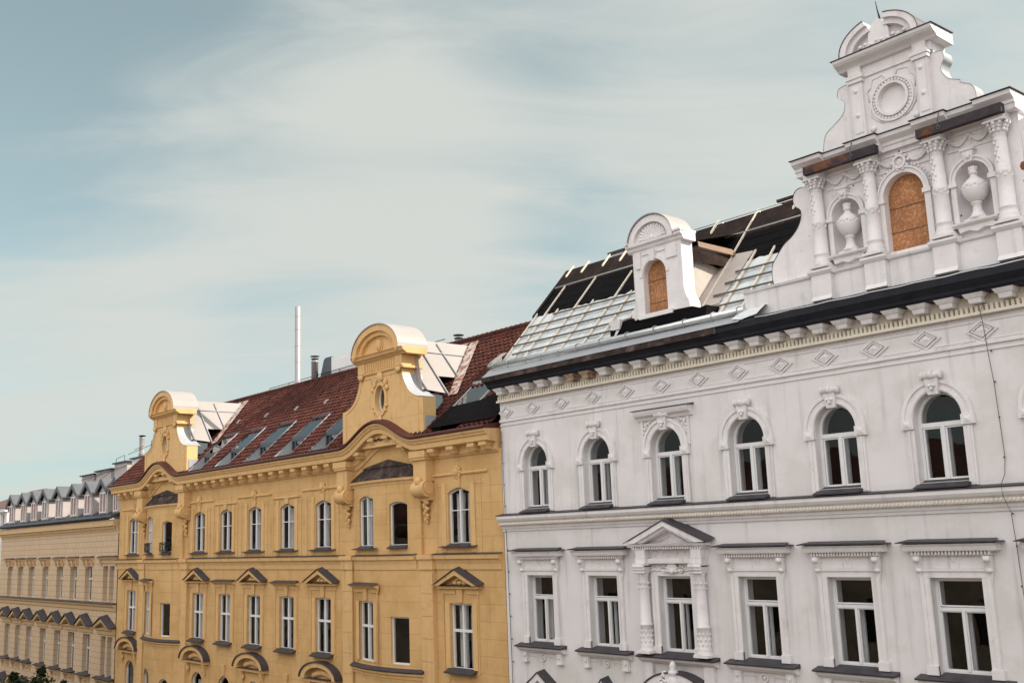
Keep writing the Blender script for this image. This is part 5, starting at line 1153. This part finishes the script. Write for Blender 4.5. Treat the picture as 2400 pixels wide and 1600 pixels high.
# ================================================================== CREAM BUILDING
CB = thing('cream_building', 'cream block-faced apartment house with row of pointed grey dormers', 'building', (-80, 5, 0))
CL, CRX = -93.3, -67.42
CC = [-90.5, -87.75, -85.0, -81.7, -78.5, -75.6, -72.62]
ch = []
for c in CC: ch += [(c, 1.3, 12.72, 15.0, 0), (c, 1.3, 8.08, 10.6, 0), (c, 1.3, 3.4, 5.9, 0)]
c2 = -68.9
for q in (-.56, .56): ch += [(c2 + q, .9, 12.72, 15.0, 0), (c2 + q, .9, 8.08, 10.6, 0), (c2 + q, .9, 3.4, 5.9, 0)]
cw = MB(); wall(cw, CL, CRX, 0, 17.5, ch, depth=.42); cw.quad((CL, 0, 0), (CL, 10, 0), (CL, 10, 18), (CL, 0, 18)); cw.quad((CL, 10, 0), (CRX, 10, 0), (CRX, 10, 18), (CL, 10, 18)); cw.build('wall', CRM, CB)
interior(CL + .1, CRX - .1, 2.3, 17.0, (7.0, 11.9), CB)
cc = MB(); cc.sweep([(.2, 17.2), (-.04, 17.2), (-.08, 17.36), (-.08, 17.52), (-.32, 17.55), (-.34, 17.85), (-.40, 17.93), (.2, 17.98)], [(CL, 0, 0), (CRX - .1, 0, 0)]); cc.build('cornice', CTRIM, CB)
cd_ = MB(); x = CL; cd_.box(CL, CRX - .1, -.10, -.082, 17.37, 17.53)
while x < CRX - .2: cd_.box(x, x + .17, -.22, -.081, 17.37, 17.535); x += .33
cd_.build('dentil_course', CTRIM, CB)
cg = MB(); cg.tube([(CL, -.44, 18.16), (CRX - .05, -.44, 18.12)], .10, 8); cg.build('gutter', DGREY, CB)
cgs = MB(); cgs.quad((CL, -.46, 17.97), (CRX, -.46, 17.97), (CRX, -.30, 18.2), (CL, -.30, 18.2)); cgs.build('eaves_board', SLATE, CB)
rf2 = MB(); rf2.quad((CL, -.4, 18.14), (CRX, -.4, 18.14), (CRX, 5, 20.95), (CL, 5, 20.95)); rf2.quad((CL, 5, 20.95), (CRX, 5, 20.95), (CRX, 10, 18.3), (CL, 10, 18.3)); rf2.quad((CRX, -.4, 18.14), (CRX, 5, 20.95), (CRX, 10, 18.3))
CRF = rf2.build('roof', SLATE, CB)
def cwin(c, w, zb, zt, key):
    f = MB(); frame_ring(f, (0, w, zb, zt, 0), .06, .30, .38); zm = zb + (zt - zb) * .63
    f.box(-w / 2 + .06, w / 2 - .06, .28, .39, zm - .05, zm + .05); f.box(-.035, .035, .29, .385, zb + .06, zm - .05)
    o = f.build('window', FRAME, CB, (c, 0, 0), key=key + 'f'); MB().quad((-w / 2, .34, zb), (w / 2, .34, zb), (w / 2, .34, zt), (-w / 2, .34, zt)).build('glass', GLASS, o, local=True, key=key + 'g')
    return o
for i, c in enumerate(CC + [c2]):
    dbl = i == len(CC); hw = 1.5 if dbl else .98
    for row_, (zb, zt) in enumerate(((12.72, 15.0), (8.08, 10.6), (3.4, 5.9))):
        if dbl:
            os_ = [cwin(c2 + q, .9, zb, zt, 'cd%d' % row_) for q in (-.56, .56)]; o = os_[0]; off = .56
        else: o = cwin(c, 1.3, zb, zt, 'cs%d' % row_); off = 0
        if row_ == 0:
            hd = MB(); hd.sweep([(-.003, 15.2), (-.06, 15.2), (-.08, 15.36), (-.16, 15.42), (-.24, 15.5), (-.26, 15.56), (-.003, 15.58)], [(off - hw, 0, 0), (off + hw, 0, 0)]); hd.taper(off, .2, .3, -.12, -.2, -.003, 14.95, 15.4) if not dbl else None
            for q in (-1, 1): hd.taper(off + q * (hw - .2), .14, .2, -.08, -.2, -.003, 15.02, 15.42)
            hd.build('hood', CTRIM, o, local=True, key='ch0%d' % dbl)
            cp = MB(); cp.sweep([(-.003, 15.585), (-.29, 15.565), (-.29, 15.59), (-.003, 15.66)], [(off - hw - .04, 0, 0), (off + hw + .04, 0, 0)]); cp.build('hood_capping', CAP, o, local=True, key='ch0c%d' % dbl)
        elif row_ == 1:
            hw2 = 1.25 if not dbl else 1.62
            hd = MB(); hd.sweep([(-.003, 10.75), (-.08, 10.75), (-.12, 10.95), (-.25, 11.02), (-.3, 11.12), (-.003, 11.13)], [(off - hw2 + .1, 0, 0), (off + hw2 - .1, 0, 0)]); hd.band([(off - hw2, 11.15), (off, 11.78), (off + hw2, 11.15)], [(off - hw2 + .4, 11.15), (off, 11.55), (off + hw2 - .4, 11.15)], -.42, -.003); hd.build('hood', CTRIM, o, local=True, key='ch1%d' % dbl)
            cp = MB()
            for q in (-1, 1): cp.add([(off + q * (hw2 + .06), -.52, 11.15), (off + q * (hw2 + .06), -.003, 11.26), (off, -.003, 11.98), (off, -.52, 11.86), (off + q * (hw2 + .06), -.52, 11.12), (off, -.52, 11.80)], [(0, 1, 2, 3), (0, 3, 5, 4)])
            cp.build('hood_capping', CAP, o, local=True, key='ch1c%d' % dbl)
            sl_ = MB(); sl_.prismx([(.3, 8.12), (-.32, 7.98), (-.34, 8.04), (.3, 8.2)], off - hw - .05, off + hw + .05); sl_.build('sill', CAP, o, local=True, key='cs1%d' % dbl)
            ap = MB(); ap.box(off - hw + .1, off + hw - .1, -.2, -.003, 7.86, 7.975)
            for q in (-1, 1): ap.taper(off + q * (hw - .25), .16, .24, -.05, -.2, -.003, 7.45, 7.855)
            ap.ball((off, -.02, 7.7), .28, .08, .14); ap.build('apron', CTRIM, o, local=True, key='ca1%d' % dbl)
        else:
            hw2 = 1.2 if not dbl else 1.55; hd = MB()
            if i % 2: hd.band(arcpts(off, 6.25, hw2, .62, 180, 0, 14), arcpts(off, 6.25, hw2 - .32, .4, 180, 0, 14), -.42, -.003)
            else: hd.band([(off - hw2, 6.25), (off, 6.85), (off + hw2, 6.25)], [(off - hw2 + .4, 6.25), (off, 6.62), (off + hw2 - .4, 6.25)], -.42, -.003)
            hd.box(off - hw2 + .1, off + hw2 - .1, -.3, -.003, 6.05, 6.245); hd.build('hood', CTRIM, o, local=True, key='ch2%d%d' % (dbl, i % 2))
            cp = MB()
            if i % 2: cp.band(arcpts(off, 6.25, hw2 + .06, .72, 178, 2, 14), arcpts(off, 6.25, hw2 + .004, .624, 178, 2, 14), -.5, -.003)
            else:
                for q in (-1, 1): cp.add([(off + q * (hw2 + .06), -.52, 6.25), (off + q * (hw2 + .06), -.003, 6.34), (off, -.003, 7.02), (off, -.52, 6.92), (off + q * (hw2 + .06), -.52, 6.22), (off, -.52, 6.87)], [(0, 1, 2, 3), (0, 3, 5, 4)])
            cp.build('hood_capping', CAP, o, local=True, key='ch2c%d%d' % (dbl, i % 2))
st3 = MB(); st3.sweep([(-.003, 12.2), (-.06, 12.2), (-.1, 12.4), (-.22, 12.5), (-.26, 12.6), (-.003, 12.62)], [(CL, 0, 0), (CRX - .03, 0, 0)]); st3.build('string_course', CTRIM, CB)
st4 = MB(); st4.sweep([(-.003, 12.625), (-.3, 12.605), (-.3, 12.63), (-.003, 12.72)], [(CL, 0, 0), (CRX - .02, 0, 0)]); st4.build('string_course_capping', CAP, CB)
def cdormer(x, w=1.62):
    fy = .08; hw = w / 2; ze, zp = 19.86, 20.72
    b = MB()
    b.prism([(-hw, 18.30), (hw, 18.30), (hw, ze), (0, ze + .62), (-hw, ze)], fy, fy + .02)
    for q in (-1, 1): b.quad((q * hw, fy, 18.3), (q * hw, 3.1, 19.9), (q * hw, 3.1, ze), (q * hw, fy, ze))
    d = b.build('dormer', PINKW, CRF, (x, 0, 0), local=True, key='cdb%.1f' % w)
    r_ = MB(); ov = .26
    for q in (-1, 1):
        r_.quad((0, fy - .20, zp), (q * (hw + ov), fy - .20, ze + .06), (q * (hw + ov), 4.4, ze + .06), (0, 4.6, zp))
        r_.quad((q * (hw + ov), fy - .20, ze + .06), (q * (hw + ov), 4.4, ze + .06), (q * (hw + ov), 4.4, ze - .02), (q * (hw + ov), fy - .20, ze - .02))
        r_.quad((q * (hw + ov), fy - .20, ze - .02), (q * (hw + ov), 4.4, ze - .02), (q * hw, 4.4, ze - .0), (q * hw, fy - .20, ze - .0))
    r_.build('dormer_roof', mat('grey_dormer_zinc', (.11, .115, .125), .5, .1, 2.0), d, local=True, key='cdr%.1f' % w)
    fa = MB(); fa.band([(-hw - ov - .01, ze + .07), (0, zp + .01), (hw + ov + .01, ze + .07)], [(-hw - ov - .01, ze - .24), (0, zp - .34), (hw + ov + .01, ze - .24)], fy - .24, fy - .18)
    fa.build('bargeboard', DGREY, d, local=True, key='cdf%.1f' % w)
    f = MB(); h = (-.02, w - .42, 18.46, 19.78, 0); frame_ring(f, h, .07, fy - .06, fy - .003); f.box(-.055, .015, fy - .06, fy - .003, 18.53, 19.71)
    f.box(-hw + .26, -.05, fy - .05, fy - .003, 19.18, 19.21) if False else None
    f.build('window_frame', FRAME, d, local=True, key='cdw%.1f' % w)
    MB().quad((-hw + .2, fy - .012, 18.5), (hw - .22, fy - .012, 18.5), (hw - .22, fy - .012, 19.75), (-hw + .2, fy - .012, 19.75)).build('window_pane', DGL, d, local=True, key='cdg%.1f' % w)
DGL = mat('reddish_dark_pane', (.24, .105, .08), .12, .5, 1.2, spec=.6)
for x in (-91.05, -87.95, -85.3, -82.65, -79.5, -76.25, -73.45, -70.5): cdormer(x)
cdormer(-68.15, 1.3)
for x0, x1, zt, y in ((-90.4, -87.0, 22.15, 5.2), (-87.0, -83.2, 22.3, 5.2), (-83.0, -79.9, 22.65, 5.2), (-79.4, -75.6, 22.75, 5.2)):
    m_ = MB(); m_.box(x0 + .25, x1 - .25, y, y + 1.0, 20.3, zt); m_.build('chimney', PINKW if x0 < -80 else WHITE, CRF)
    m_ = MB(); m_.box(x0 + .05, x1 - .05, y - .15, y + 1.15, zt, zt + .1); m_.build('chimney_cap', CAP, CRF)
m_ = MB(); m_.lathe(-78.3, 5.6, [(.26, 22.8), (.22, 23.2), (.2, 23.4), (.2, 24.25), (.22, 24.3), (.22, 24.38)], 10); m_.build('flue_pipe', PIPE, CRF)
m_ = MB(); m_.lathe(-78.3, 5.6, [(.30, 24.48), (.28, 24.51), (.03, 24.55)], 10); m_.lathe(-78.3, 5.6, [(.19, 24.38), (.19, 24.48)], 8); m_.build('flue_cap', IRON, CRF)
m_ = MB()
for pts in ([(-83.0, 5.4, 23.1), (-81.2, 5.4, 23.25)], [(-83.0, 5.4, 22.6), (-83, 5.4, 23.1)], [(-81.2, 5.4, 22.6), (-81.2, 5.4, 23.25)], [(-80.5, 5.4, 23.25), (-74, 5.4, 23.75)], [(-79.3, 5.4, 23.5), (-77.4, 5.4, 23.65)], [(-76, 5.4, 23.9), (-73.5, 5.4, 24.1)], [(-76, 5.4, 23.4), (-76, 5.4, 23.9)], [(-87, 4.6, 21.2), (-85.3, 5.1, 22.2)], [(-85, 4.6, 21.3), (-82.0, 5.1, 22.4)], [(-89, 4.6, 21.0), (-87.4, 5.1, 21.9)], [(-90, 5.1, 21.85), (-80, 5.1, 22.35)]): m_.tube(pts, .02, 4)
m_.build('roof_railing', IRON, CRF)

# ================================================================== house beyond the cream building
HB = thing('corner_house', 'white walled house with brown hipped roof at the far left edge', 'house', (-99, 5, 0))
hb = MB(); wall(hb, -106, -93.45, 0, 19.7, [(-94.6, 1.1, 18.1, 19.35, 0)], yf=lambda x: .35, depth=.2); hb.quad((-93.45, .35, 0), (-93.45, 9, 0), (-93.45, 9, 19.7), (-93.45, .35, 19.7)); hb.quad((-106, 9, 0), (-93.45, 9, 0), (-93.45, 9, 19.7), (-106, 9, 19.7)); hb.build('wall', WHITE, HB)
f = MB(); frame_ring(f, (-94.6, 1.1, 18.1, 19.35, 0), .08, .45, .55); f.box(-94.64, -94.56, .44, .54, 18.1, 19.35); HW = f.build('window', FRAME, HB)
MB().quad((-95.1, .5, 18.15), (-94.1, .5, 18.15), (-94.1, .5, 19.3), (-95.1, .5, 19.3)).build('glass', DGL, HW)
hr = MB(); hr.add([(-106.3, .0, 19.75), (-93.1, .0, 19.75), (-93.1, 9.3, 19.75), (-106.3, 9.3, 19.75), (-101, 4.5, 21.6), (-97.2, 4.5, 21.6)], [(0, 1, 5, 4), (1, 2, 5), (2, 3, 4, 5), (3, 0, 4)]); hr.build('roof', mat('brown_roof_sheet', (.14, .075, .062), .7, .2, 3), HB)
hc = MB(); hc.box(-106.2, -93.25, .1, .34, 19.45, 19.74); hc.build('cornice', FRAME, HB)

# ================================================================== street trees in front of the cream building
def tree(x, y, h, rad, seed, label):
    rnd = random.Random(seed); t = thing('street_tree', label, 'tree', (x, y, .13), 'street trees at the lower left')
    tk = MB(); tk.tube([(x, y, .1), (x + .1, y, h * .3), (x - .1, y + .1, h * .6), (x, y, h * .93)], [.2, .16, .10, .03], 8)
    for k in range(8):
        a_ = rnd.uniform(0, 2 * PI); z0 = h * rnd.uniform(.32, .7); L_ = rad * rnd.uniform(.6, .95)
        tk.tube([(x, y, z0), (x + .5 * L_ * math.cos(a_), y + .5 * L_ * math.sin(a_), z0 + L_ * .5), (x + L_ * math.cos(a_), y + L_ * math.sin(a_), z0 + L_ * .8)], [.07, .045, .015], 5)
    tk.build('trunk', BARK, t)
    cr = MB(); blobs = []
    for k in range(26):
        zc_ = h * rnd.uniform(.38, .90); rr = rad * math.sqrt(max(.05, 1 - ((zc_ - h * .6) / (h * .42)) ** 2)); a_ = rnd.uniform(0, 2 * PI); d = rr * math.sqrt(rnd.random()) * .85
        blobs.append((x + d * math.cos(a_), y + d * math.sin(a_), zc_, rad * rnd.uniform(.22, .42)))
    blobs.append((x, y, h * .93, rad * .22)); blobs.append((x + .1, y, h * .985, rad * .10))
    for bx, by, bz, br in blobs:
        for k in range(170):
            v = Vector((rnd.gauss(0, 1), rnd.gauss(0, 1), rnd.gauss(0, 1))).normalized() * br * rnd.uniform(.55, 1.08); c_ = Vector((bx, by, bz)) + v
            u1 = Vector((rnd.gauss(0, 1), rnd.gauss(0, 1), rnd.gauss(0, .7))).normalized(); u2 = u1.cross(v.normalized() + Vector((.01, 0, .02))).normalized(); s_z = rnd.uniform(.07, .14)
            cr.quad(c_ - u1 * s_z, c_ + u2 * s_z * .55, c_ + u1 * s_z, c_ - u2 * s_z * .55)
    cr.build('crown', LEAF, t)
tree(-65.3, -5.0, 9.4, 2.4, 1, 'dark green street tree in front of the cream house, taller crown nearer the yellow house')
tree(-69.9, -5.2, 8.8, 2.8, 2, 'dark green street tree at the lower left corner, farther from the yellow house')
tree(-61.5, -5.0, 9.05, 1.5, 4, 'smallest dark street tree top, closest to the yellow house')

# ================================================================== houses across the street, behind the viewpoint (lit by the sun, seen in the window panes)
OB = thing('opposite_house', 'sunlit plain plastered house row on the near side of the street, behind the viewpoint', 'building', (-40, -30, 0))
oh = []
for k in range(46):
    for z0 in (2.0, 5.8, 9.6, 13.4): oh.append((-118 + 3.2 * k, 1.25, z0, z0 + 2.2, 0))
ow = MB(); wall(ow, -120, 30, 0, 17, [(c, w, a_, b_, r_) for c, w, a_, b_, r_ in oh], yf=lambda x: -27.6, depth=0)
for h in oh: ow.quad((h[0] - .62, -27.8, h[2]), (h[0] + .62, -27.8, h[2]), (h[0] + .62, -27.8, h[3]), (h[0] - .62, -27.8, h[3])) if False else None
ow.quad((-120, -27.6, 0), (-120, -38, 0), (-120, -38, 17), (-120, -27.6, 17)); ow.quad((30, -27.6, 0), (30, -38, 0), (30, -38, 17), (30, -27.6, 17))
ow.build('wall', OPPO, OB)
og = MB(); og.quad((-120, -27.85, 0), (30, -27.85, 0), (30, -27.85, 17), (-120, -27.85, 17)); og.build('window_pane', mat('dark_pane', (.02, .022, .025), .06, .3, 1, spec=.6), OB)
orf = MB(); orf.quad((-120, -27.2, 17.05), (30, -27.2, 17.05), (30, -33, 20.4), (-120, -33, 20.4)); orf.quad((-120, -33, 20.4), (30, -33, 20.4), (30, -38.5, 17), (-120, -38.5, 17)); orf.build('roof', mat('opposite_roof_tile', (.10, .045, .035), .8, .6, .5), OB)
ocn = MB(); ocn.sweep([(-27.595, 16.4), (-27.4, 16.4), (-27.1, 16.8), (-27.1, 17.0), (-27.595, 17.0)], [(-120, 0, 0), (30, 0, 0)]); ocn.build('cornice', OPPO, OB)
